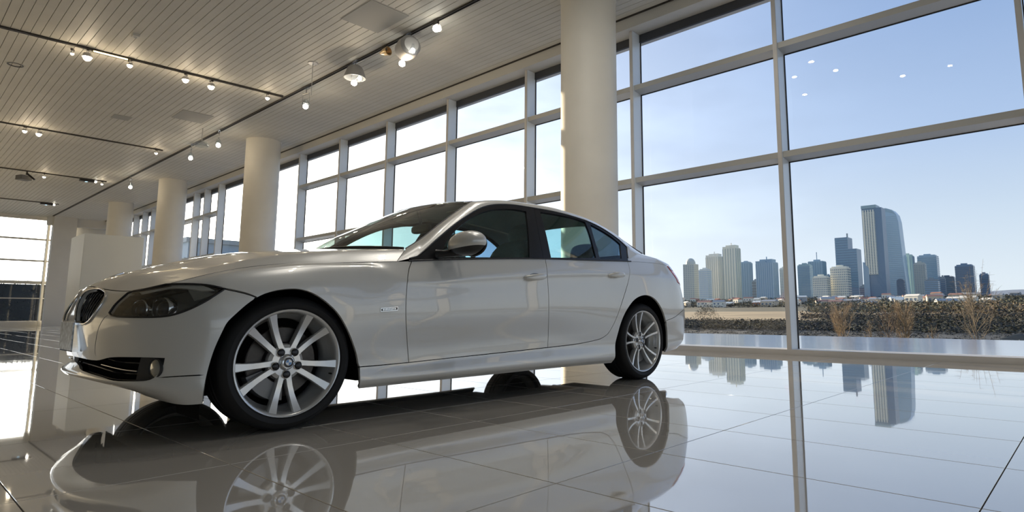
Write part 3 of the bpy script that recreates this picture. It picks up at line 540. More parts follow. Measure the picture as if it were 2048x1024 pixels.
BK = json.loads('''{"arch_f":[[0.9706,0.0171],[0.9732,0.0375],[0.9739,0.0591],[0.976,0.0833],[0.9794,0.1052],[0.9827,0.1255],[0.9859,0.1438],[0.9891,0.1611],[0.9924,0.1783],[0.996,0.1961],[0.9999,0.2151],[1.004,0.2334],[1.0086,0.2523],[1.0138,0.2716],[1.0194,0.2913],[1.0254,0.3112],[1.0321,0.3325],[1.0394,0.3538],[1.0472,0.3764],[1.0546,0.4054],[1.062,0.4362],[1.0711,0.4585],[1.0824,0.4741],[1.0952,0.4856],[1.1087,0.4946],[1.1234,0.5025],[1.1388,0.509],[1.155,0.5142],[1.1722,0.5178],[1.1899,0.5202],[1.2084,0.5218],[1.2275,0.5228],[1.247,0.5232],[1.2668,0.5231],[1.2869,0.5227],[1.3077,0.5223],[1.3288,0.5216],[1.3501,0.5204],[1.3714,0.5185],[1.3924,0.5155],[1.4144,0.5107],[1.4365,0.5041],[1.4581,0.4956],[1.4788,0.485],[1.498,0.4722],[1.516,0.4567],[1.5335,0.4376],[1.5504,0.4157],[1.5668,0.3928],[1.5826,0.3712],[1.5974,0.3521],[1.6113,0.3338],[1.6246,0.3151],[1.6375,0.2962],[1.6501,0.2771],[1.6623,0.2577],[1.6742,0.2382],[1.6858,0.2185],[1.6959,0.1996],[1.705,0.1799],[1.7133,0.1599],[1.7201,0.1396],[1.7249,0.1196],[1.7253,0.0965],[1.7225,0.0733],[1.7231,0.0466]],"arch_r":[[3.9767,0.0177],[3.955,0.0442],[3.9577,0.0637],[3.9678,0.0801],[3.98,0.0956],[3.9915,0.1116],[3.9997,0.1292],[4.0049,0.1484],[4.0099,0.1682],[4.0151,0.1861],[4.0216,0.2038],[4.0288,0.2222],[4.0366,0.2417],[4.0453,0.2618],[4.0551,0.2821],[4.0665,0.302],[4.0819,0.3228],[4.1008,0.3418],[4.1227,0.3588],[4.1475,0.3731],[4.1778,0.3864],[4.212,0.3974],[4.2504,0.4057],[4.2938,0.4113],[4.3419,0.4149],[4.3912,0.4166],[4.4304,0.4157],[4.4699,0.4124],[4.5061,0.4078],[4.541,0.4011],[4.5724,0.3925],[4.5993,0.3824],[4.6234,0.3705],[4.6456,0.3561],[4.6658,0.3393],[4.6835,0.3205],[4.7017,0.2967],[4.7191,0.2704],[4.7353,0.2428],[4.7493,0.2156],[4.7605,0.1902],[4.768,0.1679],[4.7725,0.1455],[4.7752,0.122],[4.7753,0.0972],[4.7771,0.0713]],"headlight":[[0.4518,0.492],[0.4771,0.4675],[0.5206,0.4501],[0.5493,0.4448],[0.5766,0.4398],[0.6026,0.4356],[0.6274,0.4325],[0.6511,0.4305],[0.6729,0.4293],[0.6939,0.4289],[0.7142,0.4298],[0.7337,0.4334],[0.7526,0.4392],[0.771,0.4459],[0.7913,0.4542],[0.8109,0.4632],[0.8296,0.4722],[0.8463,0.4804],[0.8626,0.488],[0.8783,0.4951],[0.8935,0.5017],[0.9087,0.5083],[0.9232,0.5146],[0.9373,0.5205],[0.9513,0.5258],[0.9662,0.5311],[0.9812,0.5363],[0.9968,0.5409],[1.0131,0.5453],[1.0302,0.5496],[1.0141,0.5536],[0.9984,0.5582],[0.9826,0.5633],[0.9664,0.5687],[0.95,0.5741],[0.9331,0.5798],[0.9154,0.5861],[0.897,0.5931],[0.8773,0.6007],[0.8567,0.6089],[0.8351,0.6182],[0.8124,0.63],[0.788,0.649],[0.7612,0.6775],[0.7326,0.7],[0.7094,0.7],[0.6868,0.7],[0.6715,0.7],[0.641,0.7],[0.6105,0.7],[0.5952,0.7],[0.5564,0.7],[0.5311,0.6958],[0.5146,0.6759],[0.5017,0.6357],[0.4949,0.5904],[0.4835,0.5703],[0.4728,0.5557],[0.4643,0.5423],[0.4599,0.5299],[0.4559,0.5141]],"shut_ff":[[1.0302,0.5496],[1.051,0.5452],[1.0719,0.5411],[1.0926,0.5369],[1.1131,0.5323],[1.1296,0.5278],[1.1462,0.5223],[1.1632,0.516]],"nose_line":[[0.453,0.4894],[0.4397,0.4433],[0.4214,0.3864],[0.4029,0.3509],[0.3864,0.3207],[0.3748,0.2964],[0.3643,0.2725],[0.3545,0.2495],[0.3437,0.2253],[0.3349,0.2027],[0.3303,0.183],[0.3375,0.1674],[0.3518,0.1533]],"kidney":[[0.1626,0.6489],[0.1878,0.684],[0.223,0.6964],[0.2639,0.6672],[0.3127,0.6105],[0.3297,0.5834],[0.3401,0.5678],[0.3457,0.5525],[0.3492,0.5392],[0.35,0.5254],[0.3479,0.5084],[0.3455,0.4865],[0.3426,0.4582],[0.3357,0.4228],[0.3229,0.3911],[0.3062,0.368],[0.27,0.3486],[0.2353,0.3482],[0.1961,0.3477],[0.151,0.3471],[0.1495,0.3679],[0.1465,0.3936],[0.1428,0.4256],[0.1329,0.4643],[0.1203,0.4939],[0.1119,0.5153],[0.1082,0.5288],[0.1047,0.5406],[0.1026,0.5518],[0.1025,0.5633],[0.1072,0.581],[0.1187,0.6023],[0.139,0.6233]],"intake":[[0.1024,0.1439],[0.1717,0.1447],[0.2316,0.1452],[0.2851,0.1465],[0.3353,0.1511],[0.3735,0.158],[0.4093,0.1666],[0.4423,0.1747],[0.4725,0.1803],[0.5043,0.1833],[0.5344,0.1849],[0.5634,0.1856],[0.5912,0.1859],[0.6178,0.1859],[0.6431,0.186],[0.6678,0.186],[0.6914,0.186],[0.7139,0.186],[0.7355,0.1863],[0.7565,0.1867],[0.7768,0.1873],[0.7966,0.1881],[0.7946,0.1758],[0.7917,0.164],[0.7861,0.1515],[0.7788,0.1394],[0.7661,0.1213],[0.7551,0.1023],[0.7431,0.0906],[0.727,0.0836],[0.7087,0.0797],[0.6885,0.0772],[0.6666,0.0755],[0.6434,0.0742],[0.6191,0.0726],[0.5932,0.0712],[0.5659,0.0704],[0.5372,0.0709],[0.5089,0.0742],[0.478,0.0794],[0.4451,0.0834],[0.4067,0.0852],[0.3664,0.0859],[0.3232,0.0866],[0.2754,0.0884],[0.2227,0.0909],[0.1672,0.0978],[0.1275,0.1099],[0.1054,0.1262]],"fog_line":[[0.6572,0.1851],[0.6514,0.1705],[0.6456,0.1561],[0.6408,0.1411],[0.6394,0.1152],[0.6561,0.0811]],"strip":[[0.3622,0.1385],[0.4096,0.1402],[0.4527,0.1403],[0.4923,0.139],[0.5218,0.1371],[0.5506,0.1352],[0.5785,0.1334],[0.6127,0.1317],[0.645,0.1302]],"fog_lamp":[0.7464,0.1457,0.0],"low_line":[[0.772,0.104],[0.7919,0.1077],[0.8118,0.1114],[0.8317,0.1148],[0.8516,0.1179],[0.8715,0.1206],[0.8923,0.1229],[0.9128,0.1251],[0.9327,0.1272],[0.9525,0.1292],[0.9722,0.1311]],"fender_bot":[[1.7249,0.122],[1.7495,0.1222],[1.7743,0.1225],[1.7995,0.1229],[1.825,0.1235],[1.8509,0.1242],[1.8815,0.1253],[1.9127,0.1266],[1.9442,0.1279],[1.9762,0.1293],[2.0084,0.1304],[2.0411,0.1313]],"door_f_front":[[2.0411,0.1313],[2.0382,0.1629],[2.0346,0.1933],[2.0301,0.2184],[2.0243,0.24],[2.0179,0.2603],[2.0114,0.2799],[2.0051,0.2992],[1.9994,0.3188],[1.9948,0.3394],[1.9921,0.3596],[1.991,0.3809],[1.991,0.4023],[1.9921,0.4241],[1.9944,0.4494],[1.9977,0.4767],[2.0014,0.5083],[2.0049,0.5526],[2.0128,0.5938],[2.0253,0.626],[2.0402,0.6537],[2.0553,0.6736],[2.0715,0.6934]],"door_bot":[[2.0411,0.1313],[2.0728,0.1321],[2.1049,0.1326],[2.1372,0.1328],[2.17,0.1328],[2.2031,0.1324],[2.2365,0.1319],[2.2704,0.1312],[2.3046,0.1304],[2.3393,0.1295],[2.3741,0.1286],[2.4094,0.1277],[2.4452,0.1268],[2.4815,0.1261],[2.5184,0.1255],[2.5559,0.1251],[2.594,0.1247],[2.6326,0.1244],[2.6718,0.1241],[2.7115,0.1238],[2.7518,0.1235],[2.7909,0.1233],[2.8306,0.1232],[2.8708,0.1231],[2.9116,0.1231],[2.953,0.1231],[2.9949,0.1232],[3.0375,0.1234],[3.0806,0.1237],[3.1244,0.124],[3.1688,0.1245],[3.2138,0.125]],"door_mid":[[3.2138,0.125],[3.2159,0.161],[3.2162,0.2003],[3.214,0.2303],[3.2083,0.257],[3.2014,0.2819],[3.1945,0.3057],[3.1889,0.3293],[3.1859,0.35],[3.1853,0.3709],[3.1858,0.3901],[3.1866,0.4082],[3.1871,0.4262],[3.1872,0.4446],[3.1872,0.4642],[3.187,0.4865],[3.1859,0.5162],[3.1821,0.5765],[3.1885,0.6151],[3.1975,0.6549],[3.2055,0.6948]],"rdoor_bot":[[3.2138,0.125],[3.2547,0.1257],[3.296,0.1265],[3.3379,0.1273],[3.3802,0.1282],[3.423,0.1293],[3.4663,0.1307],[3.5099,0.1325],[3.5528,0.1348],[3.5958,0.1377],[3.6391,0.1413],[3.6825,0.1452],[3.7215,0.1494],[3.7605,0.1542],[3.7997,0.1589]],"rdoor_back":[[3.7997,0.1589],[3.8441,0.1721],[3.8823,0.188],[3.9036,0.2041],[3.923,0.2214],[3.9406,0.2403],[3.9566,0.2605],[3.9715,0.2813],[3.9861,0.303],[4.0005,0.3245],[4.0149,0.3452],[4.0296,0.3645],[4.0452,0.3812],[4.0615,0.3963],[4.0784,0.4105],[4.0959,0.4243],[4.1135,0.4382],[4.1312,0.4526],[4.1485,0.4679],[4.1651,0.4853],[4.1809,0.5072],[4.1972,0.5713],[4.2207,0.6196],[4.2326,0.652],[4.2399,0.6837]],"rear_split":[[4.7352,0.2689],[4.8163,0.2815],[4.8896,0.2962],[4.9479,0.3162],[5.0123,0.3385],[5.1189,0.3596]],"handle_f2":[[2.9362,0.5605,0.0],[3.1788,0.5521,0.0]],"handle_r":[[3.8908,0.5514,0.0],[4.1143,0.5554,0.0]],"badge":[[1.8241,0.4005,0.0],[1.9347,0.3952,0.0]],"frame_line":[[0.7413,0.877],[0.7754,0.9008],[0.8103,0.925],[0.8457,0.9501],[0.8829,0.9775],[0.9208,1.006],[0.9601,1.0346],[0.9997,1.0623],[1.0405,1.0905],[1.0827,1.1189],[1.1265,1.1472],[1.1832,1.1826],[1.2437,1.2183],[1.3073,1.2535],[1.3684,1.284],[1.4317,1.3108],[1.4914,1.3309],[1.5511,1.3457],[1.6083,1.3559],[1.6656,1.3636],[1.7224,1.3687],[1.7796,1.3716],[1.837,1.3728],[1.8962,1.3734],[1.9563,1.3738],[2.0181,1.3744],[2.0809,1.3748],[2.144,1.3742],[2.2068,1.3719],[2.2706,1.3681],[2.3349,1.3634],[2.3993,1.3575],[2.4636,1.3503],[2.5275,1.3415],[2.5933,1.3288],[2.6559,1.3121],[2.7151,1.292],[2.7758,1.2663],[2.8342,1.2374],[2.891,1.2062],[2.9341,1.1743],[2.974,1.1399],[2.938,1.0731],[2.9059,1.008]],"glass_f":[[0.9665,0.9088],[0.9732,0.9341],[0.9801,0.9596],[0.9923,0.9842],[1.0172,1.0145],[1.0479,1.0442],[1.0813,1.0729],[1.112,1.0973],[1.1447,1.1212],[1.1788,1.1446],[1.2145,1.1676],[1.2584,1.1941],[1.3044,1.2195],[1.3519,1.243],[1.3956,1.2617],[1.4405,1.2783],[1.4856,1.2927],[1.5286,1.3037],[1.5716,1.3124],[1.6146,1.3195],[1.6572,1.3254],[1.6997,1.3296],[1.7417,1.3323],[1.7962,1.3321],[1.8509,1.3301],[1.8331,1.2891],[1.8171,1.249],[1.802,1.2096],[1.7873,1.1708],[1.7728,1.1325],[1.7589,1.0968],[1.7449,1.0616],[1.7313,1.0267],[1.7182,0.9923],[1.7061,0.9584],[1.6615,0.9554],[1.6175,0.9524],[1.5743,0.9495],[1.5316,0.9466],[1.4897,0.9438],[1.4483,0.941],[1.4075,0.9382],[1.3674,0.9355],[1.3278,0.9328],[1.2888,0.9302],[1.2503,0.9276],[1.2124,0.925],[1.1756,0.9225],[1.1396,0.9202],[1.1041,0.9178],[1.069,0.9155],[1.0344,0.9133],[1.0002,0.911]],"glass_r":[[2.0134,1.3474],[2.0573,1.3479],[2.1018,1.3486],[2.1468,1.349],[2.1918,1.3489],[2.2407,1.3483],[2.2901,1.3473],[2.3395,1.3455],[2.3884,1.3426],[2.4353,1.3374],[2.4811,1.3304],[2.5275,1.3233],[2.5236,1.2884],[2.5205,1.254],[2.515,1.219],[2.507,1.1827],[2.4987,1.1464],[2.4905,1.1105],[2.4829,1.0748],[2.4761,1.0396],[2.4705,1.0048],[2.412,1.0012],[2.3547,0.9977],[2.2984,0.9943],[2.2431,0.9909],[2.1888,0.9876],[2.1354,0.9843],[2.0829,0.9811],[2.0313,0.978],[1.9805,0.9749],[1.9307,0.9718],[1.9364,1.0054],[1.9431,1.0394],[1.9504,1.0738],[1.958,1.1085],[1.9656,1.1434],[1.9726,1.1765],[1.9797,1.2098],[1.9871,1.2435],[1.995,1.2776],[2.0038,1.3122]],"glass_q":[[2.5842,1.3071],[2.6219,1.2942],[2.6601,1.2811],[2.6975,1.2671],[2.7372,1.2509],[2.7763,1.2337],[2.8137,1.2148],[2.8536,1.1885],[2.8914,1.1602],[2.8668,1.1134],[2.844,1.0675],[2.8229,1.0223],[2.7593,1.0185],[2.6975,1.0147],[2.6369,1.011],[2.5773,1.0074],[2.5188,1.0039],[2.5235,1.0402],[2.5292,1.0769],[2.5358,1.114],[2.5433,1.1515],[2.5519,1.1896],[2.5615,1.2282],[2.5723,1.2674]],"bp_seam":[[1.9593,1.3699],[1.9454,1.3335],[1.9323,1.2976],[1.9201,1.2624],[1.9088,1.2276],[1.8983,1.1934],[1.8887,1.1598],[1.8794,1.1248],[1.8711,1.0903],[1.8635,1.0563],[1.8566,1.0227],[1.8505,0.9894],[1.8448,0.9565]],"city":[[-523.2,-493.8,900.0,83.0,24.6],[-466.5,-444.2,850.0,68.0,22.1],[-533.2,-498.6,1000.0,103.9,26.4],[-474.3,-442.2,950.0,111.1,24.6],[-513.7,-489.0,1100.0,97.5,30.7],[-394.5,-359.4,900.0,78.8,20.8],[-437.2,-420.5,1100.0,82.3,28.4],[-348.6,-325.2,950.0,74.9,20.9],[-366.7,-337.0,1050.0,88.4,26.9],[-274.9,-252.8,800.0,46.7,18.0],[-258.8,-233.1,820.0,59.1,17.4],[-336.4,-297.8,1100.0,131.1,27.2],[-237.2,-207.6,900.0,149.3,21.7],[-232.7,-200.5,960.0,153.1,24.9],[-212.9,-195.9,1000.0,84.7,25.4],[-187.7,-172.0,950.0,68.5,23.8],[-211.2,-181.1,1100.0,90.9,28.9],[-191.7,-167.6,1150.0,58.2,29.6],[-146.2,-122.5,1000.0,66.2,26.7],[-130.2,-117.7,1100.0,58.0,30.3],[-188.2,-178.7,850.0,40.6,21.8],[-157.3,-141.3,850.0,39.9,21.1],[-446.2,-432.7,1000.0,55.9,25.9],[-245.8,-235.5,900.0,36.4,22.0],[-148.4,-142.9,900.0,45.0,23.4],[-371.7,-360.3,1150.0,68.2,26.3]]}''')
def bodyN(u, v, e=1e-3):
    u = np.atleast_1d(np.asarray(u, float)); v = np.atleast_1d(np.asarray(v, float))
    u0, u1 = np.clip(u-e, 0, U[-1]), np.clip(u+e, 0, U[-1]); v0, v1 = np.clip(v-e, 0, 0.7), np.clip(v+e, 0, 0.7)
    n = np.cross(body(u1, v)-body(u0, v), body(u, v1)-body(u, v0)); return n/(np.linalg.norm(n, axis=1)[:, None]+1e-12)
_bs = [K[k, 7] for k in range(6, 14)]+[K[14, 7]]
def belt_z(s): return np.interp(s, [b[0] for b in _bs], [b[2] for b in _bs])
def side_t(s, z):
    tb = np.interp(s, [b[0] for b in _bs], [b[1] for b in _bs]); zb = belt_z(s); return tb+.42*(z-zb)+.25*(z-zb)**2
def green(s, z):
    s = np.atleast_1d(np.asarray(s, float)); z = np.atleast_1d(np.asarray(z, float)); return np.stack([s, side_t(s, z), z], 1)
def greenN(s, z, e=2e-3):
    s = np.atleast_1d(np.asarray(s, float)); z = np.atleast_1d(np.asarray(z, float))
    n = np.cross(green(s+e, z)-green(s-e, z), green(s, z+e)-green(s, z-e)); return n/(np.linalg.norm(n, axis=1)[:, None]+1e-12)
def inpoly(px, py, poly):
    c = np.zeros(len(px), bool); n = len(poly)
    for i in range(n):
        x1, y1 = poly[i]; x2, y2 = poly[(i+1) % n]
        if y1 == y2: continue
        m = ((y1 > py) != (y2 > py)) & (px < (x2-x1)*(py-y1)/(y2-y1)+x1); c ^= m
    return c
def area(p): return 0.5*sum(p[i][0]*p[(i+1) % len(p)][1]-p[(i+1) % len(p)][0]*p[i][1] for i in range(len(p)))
def clean(poly, d=0.004):
    out = []
    for p in poly:
        if not out or math.hypot(p[0]-out[-1][0], p[1]-out[-1][1]) > d: out.append((float(p[0]), float(p[1])))
    while math.hypot(out[0][0]-out[-1][0], out[0][1]-out[-1][1]) < d: out.pop()
    return out
def shrink(poly, d):
    if area(poly) < 0: poly = poly[::-1]
    n = len(poly); out = []
    for i in range(n):
        a = np.array(poly[i-1]); b = np.array(poly[i]); c = np.array(poly[(i+1) % n])
        e1 = (b-a)/np.linalg.norm(b-a); e2 = (c-b)/np.linalg.norm(c-b)
        n1 = np.array([-e1[1], e1[0]]); n2 = np.array([-e2[1], e2[0]]); m = n1+n2; q = m@m
        m = m*(2/q) if q > 0.3 else m
        out.append(tuple(b+m*d))
    return out
def dens(poly, step=0.03):
    out = []
    for i in range(len(poly)):
        a = poly[i]; b = poly[(i+1) % len(poly)]; L = math.hypot(b[0]-a[0], b[1]-a[1]); m = max(1, int(L/step+0.5))
        for k in range(m): out.append((a[0]+(b[0]-a[0])*k/m, a[1]+(b[1]-a[1])*k/m))
    return out
def mirror_pts(P): Q = np.array(P, float); Q[:, 1] = 2*TC-Q[:, 1]; return Q
def panel(name, poly, material, parent, F=None, FN=None, holes=(), gap=0.0024, grid=0.035, off=0.0, flange=0.018, side=0, smooth_edge=0.0015):
    """a sheet of body surface cut out along a closed outline given on the surface, with a folded edge"""
    F = F or body; FN = FN or bodyN
    outer = dens(shrink(clean(poly), gap), 0.025) if gap else dens(clean(poly), 0.025)
    hs = [dens([(x, y) for x, y in (shrink(clean(h)[::1], -gap) if gap else clean(h))], 0.02) for h in holes]
    if area(outer) < 0: outer = outer[::-1]
    loops = [outer]+[h if area(h) < 0 else h[::-1] for h in hs]
    verts = []; edges = []; lv = []
    for lp in loops:
        k = len(verts); verts += [Vector(p) for p in lp]; edges += [(k+i, k+(i+1) % len(lp)) for i in range(len(lp))]; lv.append((k, len(lp)))
    nb = len(verts); xs = [p[0] for p in outer]; ys = [p[1] for p in outer]
    gx, gy = np.meshgrid(np.arange(min(xs)+grid/2, max(xs), grid), np.arange(min(ys)+grid/2, max(ys), grid*0.6)); gx = gx.ravel(); gy = gy.ravel()
    ok = inpoly(gx, gy, outer)
    for h in loops[1:]: ok &= ~inpoly(gx, gy, h)
    B_ = np.array([tuple(v) for v in verts]); gx = gx[ok]; gy = gy[ok]
    if len(gx):
        d = np.min((gx[:, None]-B_[None, :, 0])**2+(gy[:, None]-B_[None, :, 1])**2, axis=1); k2 = d > (0.4*grid)**2*0.5; gx = gx[k2]; gy = gy[k2]
    verts += [Vector((a, b)) for a, b in zip(gx, gy)]
    vo, eo, fo, ov, oe, of = delaunay_2d_cdt(verts, edges, [], 0, 1e-7)
    uv = np.array([tuple(v) for v in vo]); cen = np.array([uv[list(f)].mean(0) for f in fo])
    keep = inpoly(cen[:, 0], cen[:, 1], outer)
    for h in loops[1:]: keep &= ~inpoly(cen[:, 0], cen[:, 1], h)
    fs = []
    for f, kf in zip(fo, keep):
        if not kf: continue
        a, b, c = uv[f[0]], uv[f[1]], uv[f[2]]
        if (b[0]-a[0])*(c[1]-a[1])-(b[1]-a[1])*(c[0]-a[0]) < 0: f = (f[0], f[2], f[1])
        fs.append(tuple(f))
    P = F(uv[:, 0], uv[:, 1]); Nn = FN(uv[:, 0], uv[:, 1]); P = P+Nn*off
    V = [tuple(p) for p in P]; NV = [tuple(n) for n in Nn]
    for lp in loops if flange else ():
        a = np.array(lp); q = F(a[:, 0], a[:, 1]); n_ = FN(a[:, 0], a[:, 1]); q = q+n_*off; k = len(V); m = len(lp)
        nxt = np.roll(q, -1, 0)-np.roll(q, 1, 0); sd = np.cross(nxt, n_); sd /= np.linalg.norm(sd, axis=1)[:, None]+1e-9
        V += [tuple(p) for p in q]; V += [tuple(p) for p in q-n_*flange]; NV += [tuple(x) for x in sd]*2
        fs += [(k+i, k+m+i, k+m+(i+1) % m, k+(i+1) % m) for i in range(m)]
    if side:
        V = [tuple(p) for p in mirror_pts(V)]; NV = [(a, -b, c) for a, b, c in NV]; fs = [f[::-1] for f in fs]
    return newmesh(name, V, fs, material, parent, True, NV)
def ribbon(name, rows, material, parent, normals_up=None, side=0, flip=False, off=0.0, closed=False):
    """structured sheet through rows of points (list of arrays, same length)"""
    G = np.array(rows, float)            # (r, c, 3)
    du = np.gradient(G, axis=1); dv = np.gradient(G, axis=0); n = np.cross(du, dv); n /= np.linalg.norm(n, axis=2)[:, :, None]+1e-12
    want = n[:, :, 2] if name != 'roof_rail' else -n[:, :, 1]
    flip = want.mean() < 0
    if flip: n = -n
    G = G+n*off
    r, c = G.shape[:2]; V = G.reshape(-1, 3); NV = n.reshape(-1, 3); fs = []
    for i in range(r-1):
        for j in range(c-1):
            q = (i*c+j, i*c+j+1, (i+1)*c+j+1, (i+1)*c+j); fs.append(q[::-1] if flip else q)
    if side: V = mirror_pts(V); NV = NV*np.array([1, -1, 1]); fs = [f[::-1] for f in fs]
    return newmesh(name, V, fs, material, parent, True, NV)
def tubeline(name, pts, r, material, parent, side=0, n=8, smooth=True):
    P = mirror_pts(pts) if side else np.array(pts, float)
    return MB().tube([tuple(p) for p in P], r, n).build(name, material, parent, smooth=smooth, sharp=60)
def curve3(pts, x=None):
    return curve(pts, x)

def smooth_line(pts, n=90, k=6):
    P = np.array(pts, float); d = np.concatenate([[0], np.cumsum(np.linalg.norm(np.diff(P, axis=0), axis=1))]); q = np.linspace(0, d[-1], n)
    R = np.stack([np.interp(q, d, P[:, 0]), np.interp(q, d, P[:, 1])], 1)
    for _ in range(k*3):
        R[1:-1] = 0.25*R[:-2]+0.5*R[1:-1]+0.25*R[2:]
    return [tuple(map(float, p)) for p in R]
AF, AR = smooth_line(BK['arch_f']), smooth_line([BK['arch_r'][0]]+BK['arch_r'][3:])
iF = next(i for i, p in enumerate(AF) if p[0] > 1.160 and p[1] > 0.45)
iE = next(i for i, p in enumerate(AF) if p[0] > 1.6 and p[1] < 0.126)
HL = [(u, 0.697 if (0.53 < u < 0.74 and v > 0.56) else v) for u, v in BK['headlight']]
HL[0] = tuple(BK['headlight'][0])
iT = max(range(len(HL)), key=lambda i: HL[i][0])                      # tail of the headlight
hl_low = HL[:iT+1]; hl_top = HL[iT:]                                  # tip->tail along the bottom, tail->...->inner top->tip
jL = next(i for i, p in enumerate(hl_top) if p[0] < 0.74)             # where the lamp meets the bonnet edge
jI = max(i for i, p in enumerate(hl_top) if p[1] > 0.69)              # inner top corner
UB = U[-1]+0.0024
AR0 = [(3.975, 0.0)]+[tuple(p) for p in AR[1:]]; iS = next(i for i, p in enumerate(AR0) if p[0] > 4.733)
rs = BK['rear_split']
split_u = 1.1632
def groove(pts, w=0.0016):
    P = np.array(pts, float); d = np.gradient(P, axis=0); d /= np.linalg.norm(d, axis=1)[:, None]; n = np.stack([-d[:, 1], d[:, 0]], 1)
    taper = np.ones(len(P)); taper[0] = taper[-1] = 0.3
    return [tuple(p) for p in P+n*w*taper[:, None]]+[tuple(p) for p in (P-n*w*taper[:, None])[::-1]]
poly_bumper = [(-0.0024, 0.0)]+[(0.97, 0.0)]+AF[0:iF]+BK['shut_ff'][::-1]+hl_low[::-1][1:]+hl_top[::-1][1:len(hl_top)-jI]+[(0.47, 0.70), (0.30, 0.70), (-0.0024, 0.70)]
poly_fender = hl_top[:jL+1][::-1]+BK['shut_ff'][1:]+AF[iF:iE]+BK['fender_bot']+BK['door_f_front'][1:]+[(2.074, 0.70), (1.6, 0.70), (1.2, 0.70), (0.735, 0.70)]
poly_fd = BK['door_bot']+BK['door_mid'][1:]+[(3.205, 0.70), (2.6, 0.70), (2.074, 0.70)]+BK['door_f_front'][::-1][:-1]
poly_rd = BK['rdoor_bot']+BK['rdoor_back'][1:]+[(4.245, 0.70), (3.7, 0.70), (3.205, 0.70)]+BK['door_mid'][::-1][:-1]
UT = 4.985                       # forward edge of the tail lamp
poly_side = [(1.736, 0.0)]+[(AF[-1][0], AF[-1][1])]+[(1.7249, 0.122)]+BK['fender_bot'][1:]+BK['door_bot'][1:]+BK['rdoor_bot'][1:]+BK['rdoor_back'][1:]+[(4.245, 0.70), (4.7, 0.70), (UT, 0.70), (UT+0.02, 0.60), (UT+0.05, 0.50), (5.34, 0.47), (5.34, 0.36)]+[tuple(p) for p in rs[::-1]]+AR0[:iS][::-1]
poly_rb = AR0[iS:]+[(4.79, 0.0), (UB, 0.0), (UB, 0.36), (5.34, 0.36)]+[tuple(p) for p in rs[::-1]]
poly_tail = [(UT, 0.695), (UT+0.02, 0.60), (UT+0.05, 0.50), (5.34, 0.47), (5.56, 0.47), (5.56, 0.695)]
poly_rear = [(5.34, 0.36), (UB, 0.36), (UB, 0.70), (5.56, 0.70), (5.56, 0.47), (5.34, 0.47)]
KID = [(max(0.035, u*1.0-0.065*(1-(u-0.10)/0.25) if u < 0.35 else u), v) for u, v in BK['kidney']]
INT = [(0.014 if u < 0.115 else u, v) for u, v in BK['intake']]
INT = clean(INT)
gn, gl = groove(BK['nose_line'][:-1], 0.0006), groove(BK['low_line'], 0.0002)
for sd in (0, 1):
    panel('front_bumper', poly_bumper, M_paint, CAR, holes=[KID, INT, gn, gl], side=sd)
    panel('front_wing', poly_fender, M_paint, CAR, side=sd)
    panel('rear_quarter', poly_side, M_paint, CAR, side=sd)
    panel('rear_bumper', poly_rb, M_paint, CAR, side=sd)
    panel('boot_face', poly_rear, M_paint, CAR, side=sd)
    tl = panel('tail_lamp', poly_tail, M_red, CAR, side=sd, gap=0.003, off=0.004)
    panel('reversing_lens', [(UT+0.004, 0.690), (UT+0.018, 0.645), (UT+0.14, 0.645), (UT+0.14, 0.690)], M_clearred, tl, side=sd, gap=0, off=0.007, flange=0.003)
    # dark shell behind the panel joints, cut open over the wheels
    shell = [(0.0, 0.0), (0.95, 0.0)]+[(u, v) for u, v in AF]+[(1.75, 0.0), (3.96, 0.0)]+[tuple(p) for p in AR0[1:]]+[(4.79, 0.0), (UB, 0.0), (UB, 0.69), (0.0, 0.69)]
    panel('inner_shell', shell, M_gap, CAR, gap=0, off=-0.016, flange=0, side=sd, grid=0.05, holes=[[(u, v) for u, v in HL], INT, KID])
    panel('inner_shell', [(0.0, 0.03), (0.90, 0.03), (0.98, 0.35), (1.03, 0.69), (0.0, 0.69)], M_gap, CAR, gap=0, off=-0.085, flange=0, side=sd, grid=0.06)
# ---- bonnet
RC = [(-.645, .895, .70), (-.56, .895, .752), (-.43, .895, .80), (-.28, .895, .848), (-.1, .895, .897), (.2, .895, .945), (.535, .895, .980)]
RQ = [(-.62, .60, .677), (-.545, .60, .738), (-.42, .60, .79), (-.27, .59, .838), (-.09, .58, .886), (.21, .57, .932), (.60, .55, .970)]
RM = [(-.555, .33, .672), (-.50, .31, .705), (-.39, .285, .752), (-.25, .26, .802), (-.06, .24, .853), (.27, .215, .903), (.765, .205, .955)]
RE = [tuple(body([0.70], [0.7])[0])]+[(-.45, .175, .707), (-.36, .128, .737), (-.22, .115, .775), (-.03, .10, .808), (.27, .09, .832), (.635, .083, .861)]
for r in (1, 2, 3, 4, 5): RE[r] = tuple(body([np.interp(RE[r][0], K[3:9, 7, 0], U[3:9])], [0.7])[0])
RE[6] = tuple(body([np.interp(.635, K[3:9, 7, 0], U[3:9])], [0.7])[0])
rails = [curve(r_) for r_ in (RC, RQ, RM, RE)]
na, nb_ = 48, 30
A_ = np.linspace(0, 1, na); R_ = np.array([r_(A_) for r_ in rails])        # (4, na, 3)
